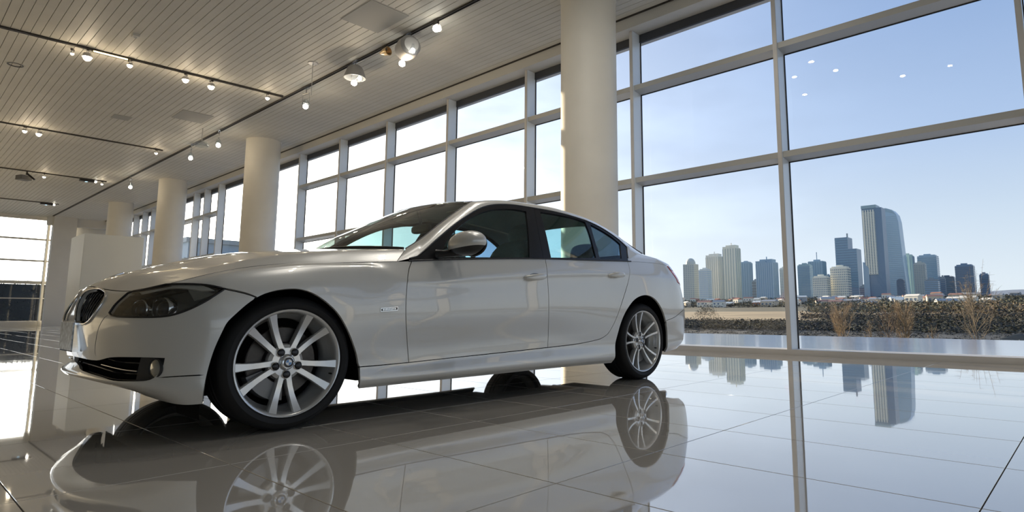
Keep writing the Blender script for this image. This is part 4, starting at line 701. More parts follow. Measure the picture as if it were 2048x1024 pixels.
# put the leading edge exactly on the bumper edge
lead_u = [0.0, 0.30, 0.585, 0.70]; bx_ = np.array([0, .45, .86, 1.0]); bq = np.sin(np.linspace(0, 1, nb_)*math.pi/2)**1.0
m_ = slopes(bx_, R_); m_[0, :, 0] = 0; m_[0, :, 2] = 0
Hd = herm(bx_, R_, m_, bq)                                                    # (nb, na, 3)
for i_, q in enumerate(bq): 
    tgt = body([np.interp(q, [0, .45, .86, 1.0], lead_u)], [0.7])[0]; dlt = tgt-Hd[i_, 0]
    for j_ in range(8): Hd[i_, j_] += dlt*(1-j_/8)**2
hood_rows = np.concatenate([mirror_pts(Hd.reshape(-1, 3)).reshape(Hd.shape)[::-1], Hd[1:]], 0)
hood_rows = hood_rows[:, :, :]
def trim_edge(G, d=0.004):       # pull the sheet back from its own outline to leave a joint
    G = G.copy(); 
    for a in (0, -1):
        b_ = 1 if a == 0 else -2; e = G[b_]-G[a]; G[a] += e/ (np.linalg.norm(e, axis=1)[:, None]+1e-9)*d
        e = G[:, b_]-G[:, a]; G[:, a] += e/(np.linalg.norm(e, axis=1)[:, None]+1e-9)*d
    return G
HR = trim_edge(hood_rows)
hood = ribbon('bonnet', HR, M_paint, CAR, flip=False)
def skirt(name, G, depth, material, parent):
    P = np.concatenate([G[0, :], G[1:, -1], G[-1, ::-1][1:], G[::-1, 0][1:]], 0); n = len(P)
    V = [tuple(p) for p in P]+[(p[0], p[1], p[2]-depth) for p in P]
    return newmesh(name, V, [(i, (i+1) % n, n+(i+1) % n, n+i) for i in range(n)], material, parent)
skirt('bonnet_edge', HR, 0.018, M_gap, hood)
ribbon('bonnet_liner', hood_rows, M_gap, hood, off=-0.03 if True else 0)
# ---- glasshouse: pillars and roof rails, windscreen, roof, rear window, boot lid
FLN = BK['frame_line']
def fl(i): s_, z_ = FLN[i]; return (s_, float(side_t(s_, z_)), z_)
def nearest_fl(s, z): return min(range(len(FLN)), key=lambda i: (FLN[i][0]-s)**2+(FLN[i][1]-z)**2)
PAIRS = [  # outer edge (E2), inner edge (E1), roof centre (C)
 (tuple(RE[6]), (.775, .205, .958), (.585, .895, .985)),
 ((.7754, None, .9008), (.905, .228, 1.036), (.715, .895, 1.083)),
 ((1.0405, None, 1.0905), (1.089, .27, 1.164), (.93, .895, 1.195)),
 ((1.3073, None, 1.2535), (1.337, .335, 1.318), (1.20, .895, 1.330)),
 ((1.4914, None, 1.3309), (1.44, .352, 1.366), (1.36, .895, 1.388)),
 ((1.7796, None, 1.3716), (1.75, .375, 1.413), (1.70, .895, 1.442)),
 ((2.144, None, 1.3742), (2.20, .38, 1.430), (2.20, .895, 1.470)),
 ((2.5933, None, 1.3288), (2.62, .38, 1.402), (2.66, .895, 1.448)),
 ((2.8342, None, 1.2374), (2.86, .362, 1.358), (2.92, .895, 1.398)),
 ((2.962, None, 1.150), (3.07, .325, 1.278), (3.17, .895, 1.300)),
 ((2.945, None, 1.085), (3.24, .285, 1.192), (3.37, .895, 1.205)),
 ((2.910, None, None), (3.40, .25, 1.122), (3.54, .895, 1.138)),
 (tuple(K[14, 7]), (3.55, .235, 1.083), (3.70, .895, 1.106)),
 (tuple(K[15, 7]), (3.80, .23, 1.03), (3.90, .895, 1.068)),
]
E2 = []; 
for p, _, _ in PAIRS:
    s_, t_, z_ = p
    if z_ is None: z_ = float(belt_z(s_))
    if t_ is None: t_ = float(side_t(s_, z_))
    E2.append((s_, t_, z_))
E1 = [p[1] for p in PAIRS]; CC = [p[2] for p in PAIRS]; KX = np.arange(len(PAIRS), dtype=float)
cE1, cC = curve(E1, KX), curve(CC, KX)
# the outer edge follows the window-frame outline closely
e2x, e2p = [0.0], [E2[0]]
def fl_seg(i0, i1, x0, x1):
    for i in range(i0+1, i1+1): e2x.append(x0+(x1-x0)*(i-i0)/(i1-i0)); e2p.append(fl(i))
ids = [nearest_fl(*q) for q in ((.7754, .9008), (1.0405, 1.0905), (1.3073, 1.2535), (1.4914, 1.3309), (1.7796, 1.3716), (2.144, 1.3742), (2.5933, 1.3288), (2.8342, 1.2374), (2.974, 1.14))]
e2x.append(1.0); e2p.append(fl(ids[0]))
for a in range(len(ids)-1): fl_seg(ids[a], ids[a+1], a+1.0, a+2.0)
E2[9] = fl(ids[8])
for k in (10, 11): e2x.append(float(k)); e2p.append(E2[k])
for k in range(1, 9):
    uu = np.interp(E2[11][0], K[3:14, 7, 0], U[3:14]); q = uu+(U[14]-uu)*k/8; e2x.append(11+k/8); e2p.append(tuple(body([q], [0.7])[0]))
for k in range(1, 7):
    q = U[14]+(U[15]-U[14])*k/6; e2x.append(12+k/6); e2p.append(tuple(body([q], [0.7])[0]))
e2x = np.array(e2x); e2p = np.array(e2p)
def cE2(q): q = np.atleast_1d(q); return np.stack([np.interp(q, e2x, e2p[:, k]) for k in range(3)], 1)
QA = np.concatenate([np.linspace(0, 9, 110), np.linspace(9, 13, 50)[1:]])
a2, a1 = cE2(QA), cE1(QA)
bulge = np.interp(QA, [0, 1, 4, 8, 10, 12, 13], [.004, .008, .010, .010, .016, .018, .01])
mid1 = a2*0.66+a1*0.34+np.stack([0*bulge, -bulge, bulge*0.9], 1); mid2 = a2*0.33+a1*0.67+np.stack([0*bulge, -bulge*0.85, bulge*1.05], 1)
R4 = np.array([a2, mid1, mid2, a1]); vx = np.array([0, .34, .68, 1.0]); mm = slopes(vx, R4)
band = herm(vx, R4, mm, np.linspace(0, 1, 12))
for sd in (0, 1):
    ribbon('roof_rail', band, M_paint, CAR, side=sd)
def crown(a0, a1_, n, nb=25, p_s=2.0, p_z=2.3):
    q = np.linspace(a0, a1_, n); e, c = cE1(q), cC(q); b = np.linspace(-1, 1, 2*nb-1); rows = []
    for x in b[::-1]:
        ax = abs(x); t = TC+(e[:, 1]-TC)*ax
        if x < 0: t = 2*TC-t
        rows.append(np.stack([c[:, 0]+(e[:, 0]-c[:, 0])*ax**p_s, t, c[:, 2]+(e[:, 2]-c[:, 2])*ax**p_z], 1))
    return np.array(rows)[::-1]
G_ws = crown(0.0, 4.0, 40); ribbon('windscreen', trim_edge(G_ws, 0.002), M_glass_ws, CAR)
G_rf = crown(4.0, 8.0, 40); roof = ribbon('roof', G_rf, M_paint, CAR); ribbon('headlining', G_rf, M_interior, roof, off=-0.03)
ribbon('rear_window', trim_edge(crown(8.0, 11.0, 24), 0.002), M_glass_car, CAR)
ribbon('boot_lid', trim_edge(crown(11.0, 13.0, 20), 0.003), M_paint, CAR)
skirt('boot_lid_edge', crown(11.0, 13.0, 20), 0.02, M_gap, CAR)
for sd in (0, 1):   # black seals along the screen edges
    q = np.linspace(0.0, 3.80, 50); e = cE1(q)+np.array([0.0, 0.004, -0.001]); tubeline('screen_seal', e, 0.0060, M_black, CAR, sd)
    q = np.linspace(8.0, 11.0, 30); tubeline('screen_seal', cE1(q), 0.006, M_black, CAR, sd)
lo = G_ws[:, 0]; MB().tube([tuple(p+np.array([-.02, 0, -.004])) for p in lo], 0.012, 8).build('cowl_seal', M_black, CAR, smooth=True)

# ---- side window frames, glass, centre pillar
def gp(lst): return [tuple(p) for p in lst]
BP = BK['bp_seam']; bpt, bpb = BP[0], BP[-1]
fr = gp(FLN)
iB = nearest_fl(bpt[0], 1.374)
z0 = lambda s: float(belt_z(s))+0.002
def beltrun(s0, s1, n=14): return [(s, z0(s)) for s in np.linspace(s0, s1, n)]
front_frame = [(.705, z0(.705))]+fr[0:iB+1]+[(bpt[0]+0.0, 1.372)]+BP[1:-1]+[(bpb[0], z0(bpb[0]))]+beltrun(bpb[0], .705)[1:-1]
rear_frame = [(bpt[0], 1.374)]+fr[iB+1:-1]+[(2.912, z0(2.912))]+beltrun(2.912, bpb[0])[1:-1]+[(bpb[0], z0(bpb[0]))]+BP[1:-1][::-1]
gf, gr, gq = gp(BK['glass_f']), gp(BK['glass_r']), gp(BK['glass_q'])
def up_belt(g, m=0.004): return [(s, max(z, float(belt_z(s))+0.012)) for s, z in g]
gf, gr, gq = up_belt(gf), up_belt(gr), up_belt(gq)
doors = []
for sd in (0, 1):
    fd = panel('front_door', poly_fd, M_paint, CAR, side=sd); rd = panel('rear_door', poly_rd, M_paint, CAR, side=sd); doors.append((fd, rd))
    panel('window_frame', front_frame, M_black, fd, F=green, FN=greenN, holes=[gf], side=sd, gap=0.001, off=0.001, flange=0.02)
    panel('window_frame', rear_frame, M_black, rd, F=green, FN=greenN, holes=[gr, gq], side=sd, gap=0.001, off=0.001, flange=0.02)
    panel('window_pane', gf, M_glass_car, fd, F=green, FN=greenN, side=sd, gap=-0.004, off=-0.006, flange=0.003)
    panel('window_pane', gr, M_glass_car, rd, F=green, FN=greenN, side=sd, gap=-0.004, off=-0.006, flange=0.003)
    panel('quarter_pane', gq, M_glass_quarter, rd, F=green, FN=greenN, side=sd, gap=-0.004, off=-0.006, flange=0.003)
    # rubber seals: belt line, frame outline
    b_ = np.array([body([np.interp(s, K[3:15, 7, 0], U[3:15])], [0.7])[0]+np.array([0, -.001, .001]) for s in np.linspace(.71, 2.95, 50)])
    tubeline('belt_seal', b_, 0.0055, M_black, CAR, sd)
    q = np.linspace(0.6, 10.6, 140); tubeline('frame_seal', cE2(q)+np.array([0, -.001, -.001]), 0.0060, M_black, CAR, sd)
    g_ = np.array([green(s, z)[0]+np.array([0, -.004, 0]) for s, z in ((gf[8]), )]) if False else None
    # handle: painted recess shade and grip
    for (a, b, par) in ((BK['handle_f2'][0], BK['handle_f2'][1], fd), (BK['handle_r'][0], BK['handle_r'][1], rd)):
        ua, ub = a[0]+0.008, min(b[0]-0.008, a[0]+0.232); uc = (ua+ub)/2; vc = 0.553
        p = body([uc], [vc])[0]; n = bodyN([uc], [vc])[0]; d = body([ub], [vc])[0]-body([ua], [vc])[0]; Lh = np.linalg.norm(d); d /= Lh; w = np.cross(n, d)*-1
        w = np.array([0, 0, 1.0])
        rows = []; nseg = 28
        for i in range(nseg+1):
            x = -1+2*i/nseg; hgt = 0.022*math.sqrt(max(0, 1-abs(x)**2.6))+0.0008; out = 0.038*(1-abs(x)**3.2)+0.006; th = 0.011*math.sqrt(max(0, 1-abs(x)**4))+0.001
            c = p+d*(x*Lh/2)+n*(out-0.004)+w*(0.004*x)
            rows.append([c+w*hgt*math.cos(t_)+n*th*math.sin(t_) for t_ in np.linspace(0, 2*math.pi, 15)[:-1]])
        V = [tuple(q_) for r_ in rows for q_ in r_]; m_n = 14
        fs = [(i*m_n+k, (i+1)*m_n+k, (i+1)*m_n+(k+1) % m_n, i*m_n+(k+1) % m_n) for i in range(nseg) for k in range(m_n)]
        if sd: V = [tuple(x) for x in mirror_pts(V)]; fs = [f[::-1] for f in fs]
        newmesh('door_handle', V, fs, M_paint, par, True)
        # dark ellipse on the door skin, grip recess shade put into its colour
        rc = [(uc+math.cos(t_)*0.072, vc-0.002+math.sin(t_)*0.040) for t_ in np.linspace(0, 2*math.pi, 24)[:-1]]
        panel('handle_recess_shade', rc, mat('recess_shade', (0.16, 0.16, 0.155), 0.25, 0.2, coat=0.5) if 'recess_shade' not in MATS else MATS['recess_shade'], par, side=sd, gap=0, off=0.0012, flange=0.001)
# ---- wing badge (small chrome plate with raised strokes)
for sd in (0, 1):
    a, b = BK['badge'][0], BK['badge'][1]; u0_, u1_ = a[0], b[0]; vb = (a[1]+b[1])/2
    bd = panel('wing_badge', [(u0_, vb-.010), (u1_, vb-.010), (u1_, vb+.010), (u0_, vb+.010)], M_chrome, CAR, side=sd, gap=0, off=0.004, flange=0.004, grid=0.02)
    panel('badge_face', [(u0_+.003, vb-.007), (u1_-.003, vb-.007), (u1_-.003, vb+.007), (u0_+.003, vb+.007)], M_steel, bd, side=sd, gap=0, off=0.0046, flange=0, grid=0.02)
    for k in range(9):
        uu = u0_+0.012+k*0.0098
        panel('stroke', [(uu, vb-.004), (uu+.006, vb-.004), (uu+.006, vb+.0045), (uu, vb+.0045)], M_chrome, bd, side=sd, gap=0, off=0.0054, flange=0.001, grid=0.02)
# ---- kidney grilles, intake, fog lamps
for sd in (0, 1):
    P = body([p[0] for p in KID], [p[1] for p in KID]); Nn = bodyN([p[0] for p in KID], [p[1] for p in KID])
    P = P+Nn*0.003; P = np.vstack([P, P[:1]])
    gr_ = tubeline('grille_surround', P, 0.0052, M_chrome, CAR, sd)
    u0_ = min(p[0] for p in KID); u1_ = max(p[0] for p in KID)
    for k in range(9):
        uu = u0_+(u1_-u0_)*(k+0.6)/9.6
        vs_ = [p[1] for p in KID]; ks = clean(KID); vv = np.linspace(.34, .70, 60); ins = inpoly(np.full(60, uu), vv, ks)
        if ins.sum() < 3: continue
        vv = vv[ins]; q = body(np.full(len(vv), uu), vv)-bodyN(np.full(len(vv), uu), vv)*0.022
        tubeline('slat', q, 0.0035, M_black, gr_, sd, n=6)
    back = panel('grille_back', KID, M_gap, gr_, side=sd, gap=-0.004, off=-0.045, flange=0)
    panel('intake_back', INT, M_gap, CAR, side=sd, gap=-0.004, off=-0.05, flange=0)
    st = BK['strip']; q = body([p[0] for p in st], [p[1] for p in st]); nn_ = bodyN([p[0] for p in st], [p[1] for p in st])
    tubeline('intake_strip', q-nn_*0.010, 0.0035, M_chrome, CAR, sd)
    for vz in (0.098, 0.120, 0.160):
        uu = np.linspace(0.03, 0.64, 20); q = body(uu, np.full(20, vz))-bodyN(uu, np.full(20, vz))*0.035
        tubeline('intake_bar', q, 0.004, M_black, CAR, sd, n=6)
    fogp = [p for p in BK['fog_line']]+[p for p in INT if p[0] > 0.655]
    cu = sum(p[0] for p in fogp)/len(fogp); cv = sum(p[1] for p in fogp)/len(fogp); fogp = sorted(fogp, key=lambda p: math.atan2((p[1]-cv)*3, p[0]-cu))
    fh = panel('fog_housing', fogp, M_darkplastic, CAR, side=sd, gap=0.001, off=-0.016, flange=0.01)
    fu, fv = BK['fog_lamp'][:2]; p = body([fu], [fv])[0]; n = bodyN([fu], [fv])[0]; n = (n+np.array([-.9, 0, 0])); n /= np.linalg.norm(n)
    if sd: p = mirror_pts([p])[0]; n = n*np.array([1, -1, 1])
    lt = MB().lathe([(0.044, -0.02), (0.046, 0.004), (0.041, 0.008), (0.038, 0.004)], 28); lt2 = MB().lathe([(0.038, 0.004), (0.030, 0.009), (0.012, 0.012), (0.0005, 0.013)], 28)
    rot = Vector(n).to_track_quat('Z', 'Y').to_matrix().to_4x4(); rot.translation = Vector(p)-Vector(n)*0.010
    for m__, nm_, mt_ in ((lt, 'fog_lamp_ring', M_darkplastic), (lt2, 'fog_lamp_glass', MATS.get('fog_glass') or mat('fog_glass', (0.30, 0.30, 0.27), 0.12, 0.5, coat=1))):
        o = m__.build(nm_, mt_, CAR, smooth=True); o.matrix_local = rot
    # ---- headlamp
    hp = [tuple(p) for p in HL]
    lens = panel('headlamp', hp, M_lens, CAR, side=sd, gap=0.004, off=0.0, flange=0.0)
    P = body([p[0] for p in hp], [p[1] for p in hp]); Nn = bodyN([p[0] for p in hp], [p[1] for p in hp]); P = np.vstack([P+Nn*0.0005, P[:1]+Nn[:1]*0.0005])
    tubeline('lamp_gasket', P, 0.0048, M_black, lens, sd)
    panel('reflector_bowl', hp, MATS.get('lamp_bowl') or mat('lamp_bowl', (0.11, 0.11, 0.10), 0.25, 0.4), lens, side=sd, gap=-0.002, off=-0.055, flange=0)
    brow = [p for p in hp if p[1] > 0.57]; 
    panel('lamp_brow', [(0.56, 0.69), (0.80, 0.63), (0.94, 0.575), (0.985, 0.553), (0.93, 0.560), (0.80, 0.600), (0.58, 0.645)][::-1], MATS.get('lamp_brow') or mat('lamp_brow', (0.85, 0.82, 0.75), 0.3, 0.2), lens, side=sd, gap=0, off=-0.008, flange=0.012)
    panel('indicator', [(0.90, 0.535), (0.985, 0.546), (0.93, 0.565), (0.86, 0.58)], MATS.get('indicator') or mat('indicator_face', (0.35, 0.36, 0.35), 0.2, 0.6), lens, side=sd, gap=0, off=-0.02, flange=0.01)
    for (lu, lv, rr) in ((0.60, 0.525, 0.052), (0.735, 0.515, 0.058)):
        p = body([lu], [lv])[0]; n = np.array([-0.93, -0.36, 0.0]); n /= np.linalg.norm(n); p = p-bodyN([lu], [lv])[0]*0.052
        if sd: p = mirror_pts([p])[0]; n = n*np.array([1, -1, 1])
        rot = Vector(n).to_track_quat('Z', 'Y').to_matrix().to_4x4(); rot.translation = Vector(p)
        o = MB().lathe([(rr, -0.04), (rr, 0.012), (rr*0.93, 0.020), (rr*0.86, 0.010), (rr*0.80, -0.005), (rr*0.55, -0.02)], 30).build('projector_ring', M_chrome, lens, smooth=True); o.matrix_local = rot
        o = MB().lathe([(rr*0.62, -0.01), (rr*0.55, 0.012), (rr*0.35, 0.024), (rr*0.001, 0.030)], 30).build('projector_lens', M_black, lens, smooth=True); o.matrix_local = rot
# number plate with its holder
pl = MB().box(-.716, -.708, TC-.145, TC+.145, .385, .520).build('number_plate', mat('plate_face', (0.62, 0.66, 0.70), 0.3, 0.1, noise=(45, 0.5)), CAR)
MB().box(-.711, -.680, TC-.151, TC+.151, .378, .527).build('plate_holder', M_chrome, pl)
# bonnet roundel: dark ring, quartered blue and white field
def roundel(parent, p, n, r, side=0):
    if side: p = mirror_pts([p])[0]; n = np.array(n)*np.array([1, -1, 1])
    q = Vector(n).to_track_quat('Z', 'Y').to_matrix().to_4x4(); q.translation = Vector(tuple(p))
    blue = MATS.get('badge_blue') or mat('badge_blue', (0.05, 0.22, 0.55), 0.2, coat=1); white = MATS.get('badge_white') or mat('badge_white', (0.8, 0.8, 0.8), 0.2, coat=1)
    m = MB(); m.lathe([(r, -0.003), (r, 0.002), (r*0.93, 0.003)], 32, 0); m.lathe([(r*0.93, 0.003), (r*0.58, 0.0034)], 32, 1); m.lathe([(r*0.58, 0.0034), (r*0.54, 0.0038)], 32, 0)
    k = 8
    for qd in range(4):
        a0 = qd*math.pi/2; vs = [(0, 0, 0.0038)]+[(r*0.54*math.cos(a0+math.pi/2*i/k), r*0.54*math.sin(a0+math.pi/2*i/k), 0.0038) for i in range(k+1)]
        m.add(vs, [(0, i+1, i+2) for i in range(k)], 2 if qd % 2 else 3)
    o = m.build('roundel', M_chrome, parent, mats=[M_chrome, M_black, blue, white]); o.matrix_local = q; return o
pN = Hd[0, 5]; roundel(hood, (pN[0], TC, pN[2]-0.001), (-0.40, 0, 0.92), 0.034)

# ---- door mirrors
for sd in (0, 1):
    c = np.array([1.03, -.088, .983]); par = doors[sd][0]
    V = []; nu, nv = 26, 16
    for i in range(nv+1):
        ph = math.pi*i/nv
        for k in range(nu):
            th = 2*math.pi*k/nu
            x, y, z = math.sin(ph)*math.cos(th), math.sin(ph)*math.sin(th), math.cos(ph)
            sg = lambda a, e: math.copysign(abs(a)**e, a)
            x, y, z = sg(x, .8), sg(y, .85), sg(z, .9)
            if x > 0: x *= 0.42
            zz = z*(0.082 if z > 0 else 0.070)*(1-0.22*max(0, -y)**2); 
            V.append((c[0]+x*0.100+0.020*y*-1, c[1]+y*0.128, c[2]+zz+0.012*y*-1))
    topf, lowf = [], []
    for i in range(nv):
        for k in range(nu):
            f = (i*nu+k, (i+1)*nu+k, (i+1)*nu+(k+1) % nu, i*nu+(k+1) % nu)
            (topf if i < nv*0.60 else lowf).append(f)
    for nm_, fs, mt_ in (('mirror_cap', topf, M_paint), ('mirror_base', lowf, M_black)):
        vv = [tuple(x) for x in mirror_pts(V)] if sd else V; ff = [f[::-1] for f in fs] if sd else fs
        used = sorted({i for f in ff for i in f}); mp = {a: b for b, a in enumerate(used)}
        newmesh(nm_, [vv[i] for i in used], [tuple(mp[i] for i in f) for f in ff], mt_, par, True)
    # glass, arm, sail
    gl_ = [(c[0]+0.044, c[1]+math.cos(t_)*0.100, c[2]+math.sin(t_)*0.058) for t_ in np.linspace(0, 2*math.pi, 25)[:-1]]
    if sd: gl_ = [tuple(x) for x in mirror_pts(gl_)]
    newmesh('mirror_glass', gl_, [tuple(range(24))], M_chrome, par)
    tubeline('mirror_rim', [(c[0]+0.040, c[1]+math.cos(t_)*0.112, c[2]+math.sin(t_)*0.066) for t_ in np.linspace(0, 2*math.pi, 29)], 0.008, M_black, par, sd)
    arm = [(0.90, .07, .925), (0.935, .03, .925), (0.975, -.02, .930), (1.0, -.06, .940)]
    P = mirror_pts(arm) if sd else arm
    MB().tube([tuple(p) for p in P], [.028, .024, .024, .03], 12).build('mirror_arm', M_black, par, smooth=True)
    panel('mirror_sail', [(.72, z0(.72)+.004), (.83, .930), (.93, 1.005), (.975, 1.02), (.975, .99), (.965, .93), (.965, z0(.965)+.004)], M_black, par, F=green, FN=greenN, side=sd, gap=0, off=0.004, flange=0.012)

# ---- wheels: tyre, rim, paired spokes, bolts, hub cap, brake
def spoke_mesh(a_c, sgn, w_in, w_out, lat_in, lat_out, y_in, y_out, r0=0.060, r1=0.248):
    ca, sa = math.cos(a_c), math.sin(a_c); V = []; st = [0, .12, .3, .5, .7, .88, 1.0]
    for t in st:
        r = r0+(r1-r0)*t; lat = sgn*(lat_in+(lat_out-lat_in)*t**1.25); w = (w_in+(w_out-w_in)*t**1.3)/2*(1-0.18*math.sin(math.pi*t)); y = y_in+(y_out-y_in)*t**1.15+0.010*math.sin(math.pi*t)
        for (dl, dy) in ((-w, .010), (-w*.78, 0.0), (w*.78, 0.0), (w, .010), (w*.8, .042), (-w*.8, .042)):
            l = lat+dl; V.append((r*ca-l*sa, y+dy, r*sa+l*ca))
    fs = []
    for i in range(len(st)-1):
        for k in range(6): fs.append((i*6+k, i*6+(k+1) % 6, (i+1)*6+(k+1) % 6, (i+1)*6+k))
    fs.append(tuple(range(5, -1, -1))); fs.append(tuple(len(st)*6-6+k for k in range(6)))
    return V, fs
def make_wheel(s, t_, base_deg, kind, steer=0.0, far=0):
    """kind 0: broad flat spokes; kind 1: slender ridged spokes"""
    RW, RR = 0.322, 0.258
    rim = MB(); rim.lathe([(RR, .016), (RR+.004, .004), (RR+.001, -.002), (RR-.006, .000), (RR-.012, .010), (RR-.018, .030), (RR-.022, .070), (RR-.040, .085), (RR-.045, .15), (RR-.02, .205), (RR, .215)], 72, axis='y')
    w = rim.build('wheel', M_rim, CAR, smooth=True, sharp=50)
    w.location = (s, t_, .322); w.rotation_euler = (0, 0, steer)
    ty = MB(); ty.lathe([(RR-.004, 0.012), (RR+.010, -0.004), (RR+.030, -0.010), (RR+.046, -0.002), (RW-.006, 0.014), (RW, 0.030), (RW, 0.096), (RW-.006, 0.099), (RW-.006, 0.106), (RW, 0.110), (RW, 0.141), (RW-.006, 0.145), (RW-.006, 0.151), (RW, 0.155), (RW, 0.220), (RW-.008, 0.241), (RR+.045, 0.258), (RR+.01, 0.254), (RR-.004, 0.240)], 96, axis='y')
    ty.build('tyre', M_rubber, w, smooth=True, sharp=28)
    MB().lathe([(RR-.040, .142), (0.02, .138)], 48, axis='y').build('wheel_back', M_gap, w)
    MB().lathe([(0.172, .120), (0.172, .098), (0.168, .094), (0.098, .094), (0.092, .070), (0.001, .070)], 48, axis='y').build('brake_disc', M_steel, w, smooth=True, sharp=30)
    cal = MB(); n_ = 10
    pr = [(0.105, .070), (0.185, .070), (0.190, .125), (0.105, .125)]; V = []; fs = []
    for i in range(n_+1):
        a = math.radians((200 if not kind else 250)+(70*i/n_)); V += [(r*math.cos(a), y_, r*math.sin(a)) for r, y_ in pr]
    for i in range(n_):
        for k in range(4): fs.append((i*4+k, i*4+(k+1) % 4, i*4+4+(k+1) % 4, i*4+4+k))
    fs += [(0, 3, 2, 1), tuple(n_*4+k for k in range(4))]
    cal.add(V, fs).build('brake_caliper', MATS.get('caliper_grey') or mat('caliper_grey', (0.20, 0.20, 0.20), 0.4, 0.5), w)
    hub = MB().lathe([(0.088, .085), (0.086, .050), (0.070, .038), (0.040, .036), (0.034, .040), (0.001, .040)], 40, axis='y').build('hub', M_rim, w, smooth=True, sharp=30)
    for k in range(5):
        a = math.radians(base_deg-72*k)
        for sg in (1, -1):
            V, fs = spoke_mesh(a, sg, *((.034, .052, .016, .064, .038, .008) if not kind else (.020, .026, .015, .052, .036, .008)))
            sp = MB().add(V, fs)
            if kind:
                pass
            o = sp.build('spoke', M_rim, w, smooth=True, sharp=28)
            mods = None
        b = MB(); c_ = (0.058*math.cos(a), 0.0, 0.058*math.sin(a))
        b.lathe([(0.0215, .040), (0.0215, .031), (0.018, .028), (0.0165, .031), (0.0165, .038)], 16, 0, 'y', c_).lathe([(0.0165, .038), (0.015, .027), (0.010, .024), (0.0006, .024)], 12, 1, 'y', c_)
        b.build('wheel_bolt', M_chrome, w, smooth=True, sharp=40, mats=[M_chrome, M_black])
    cap = MB().lathe([(0.034, .040), (0.033, .022), (0.028, .018), (0.0006, .018)], 32, axis='y').build('hub_cap', M_chrome, w, smooth=True, sharp=30)
    roundel(w, (0, .0155, 0), (0, -1, 0), 0.026)
    MB().lathe([(0.004, -.002), (0.004, .02)], 8, axis='y', c=(0.225, 0.02, -0.07)).build('valve', M_black, w)
    if far:
        w.rotation_euler = (0, 0, math.pi-steer); w.location = (s, 2*TC-t_, .322)
    return w
make_wheel(0.012, .018, 125, 0, 0.0); make_wheel(3.065, .020, 100, 1)
make_wheel(0.0, .018, 100, 0, 0.0, 1); make_wheel(3.065, .020, 60, 1, 0, 1)
# wheel housings
for s_, r_ in ((0.0, .395), (3.075, .420)):
    for sd in (0, 1):
        V = []; fs = []; n_ = 36
        for i in range(n_+1):
            a = math.radians(-12+204*i/n_); rr = r_
            for y_ in (.088 if s_ < 1 else .05, .30): V.append((s_+rr*math.cos(a), y_, .30+rr*math.sin(a)))
        for i in range(n_): fs.append((2*i, 2*i+1, 2*i+3, 2*i+2))
        k = len(V); V.append((s_, .30, .30)); fs += [(2*i+1, k, 2*i+3) for i in range(n_)]
        if sd: V = [tuple(x) for x in mirror_pts(V)]
        newmesh('wheel_housing', V, fs, M_gap, CAR)
for sd in (0, 1):   # splash guards ahead of the front wheels
    zs_ = .155 if sd else .085; P = [(-.345, .10, zs_), (-.345, .42, zs_), (-.36, .42, .62), (-.36, .12, .62)]
    if sd: P = [tuple(x) for x in mirror_pts(P)]
    newmesh('splash_guard', P, [(0, 1, 2, 3)], M_gap, CAR)
# underbody, axles, silencer
for i_, b_ in enumerate(((-.36, .40, .31, 1.48), (.40, 2.62, .075, 1.715), (2.62, 3.45, .31, 1.48), (3.45, 3.84, .30, 1.49))):
    MB().box(b_[0], b_[1], b_[2], b_[3], .165 if i_ < 1 else .20, .26).build('underbody', M_gap, CAR)
MB().tube([(0, .24, .30), (0, 1.55, .30)], .03, 10).tube([(3.065, .24, .30), (3.065, 1.55, .30)], .03, 10).build('axle', M_gap, CAR)
MB().tube([(3.30, .45, .235), (3.30, 1.30, .235)], .075, 18).build('silencer', M_steel, CAR, smooth=True)
MB().tube([(3.5, .42, .24), (4.0, .42, .24)], .032, 16).build('tailpipe', M_chrome, CAR, smooth=True)
MB().tube([(.5, .88, .185), (3.25, .88, .185)], .03, 12).build('exhaust_pipe', M_steel, CAR, smooth=True)

# ---- inside of the cabin
MB().box(.55, 3.5, .14, 1.65, .26, .40).build('cabin_floor', M_gap, CAR)
V = []; prof = [(.62, .90), (.80, .955), (1.0, .965), (1.12, .94), (1.16, .86), (1.10, .70), (1.05, .45)]
for y_ in (.15, 1.64):
    V += [(a, y_, b-(0.02 if y_ else 0)) for a, b in prof]
n_ = len(prof); o = newmesh('dashboard', V, [(i, i+1, n_+i+1, n_+i) for i in range(n_-1)], M_black, CAR, True)
MB().lathe([(.185, 0), (.190, .012), (.183, .022), (.172, .02), (.170, .008), (.176, 0), (.185, 0)], 36).build('steering_wheel', M_black, CAR, smooth=True).matrix_local = Matrix.Translation((1.24, .47, .86)) @ Matrix.Rotation(math.radians(-68), 4, 'Y')
MB().box(2.60, 3.45, .16, 1.63, .90, .955).build('parcel_shelf', M_darkplastic, CAR)
def soft(name, c, d, material, parent, e=0.7, tilt=0.0, n=20):
    V = []; m = n//2; sg = lambda a, q: math.copysign(abs(a)**q, a)
    for i in range(m+1):
        ph = math.pi*i/m
        for k in range(n):
            th = 2*math.pi*k/n; x, y, z = sg(math.sin(ph), e)*sg(math.cos(th), e), sg(math.sin(ph), e)*sg(math.sin(th), e), sg(math.cos(ph), e)
            x, z = x*d[0], z*d[2]; x, z = x+z*math.sin(tilt), z*math.cos(tilt); V.append((c[0]+x, c[1]+y*d[1], c[2]+z))
    fs = [(i*n+k, (i+1)*n+k, (i+1)*n+(k+1) % n, i*n+(k+1) % n) for i in range(m) for k in range(n)]
    return newmesh(name, V, fs, material, parent, True)
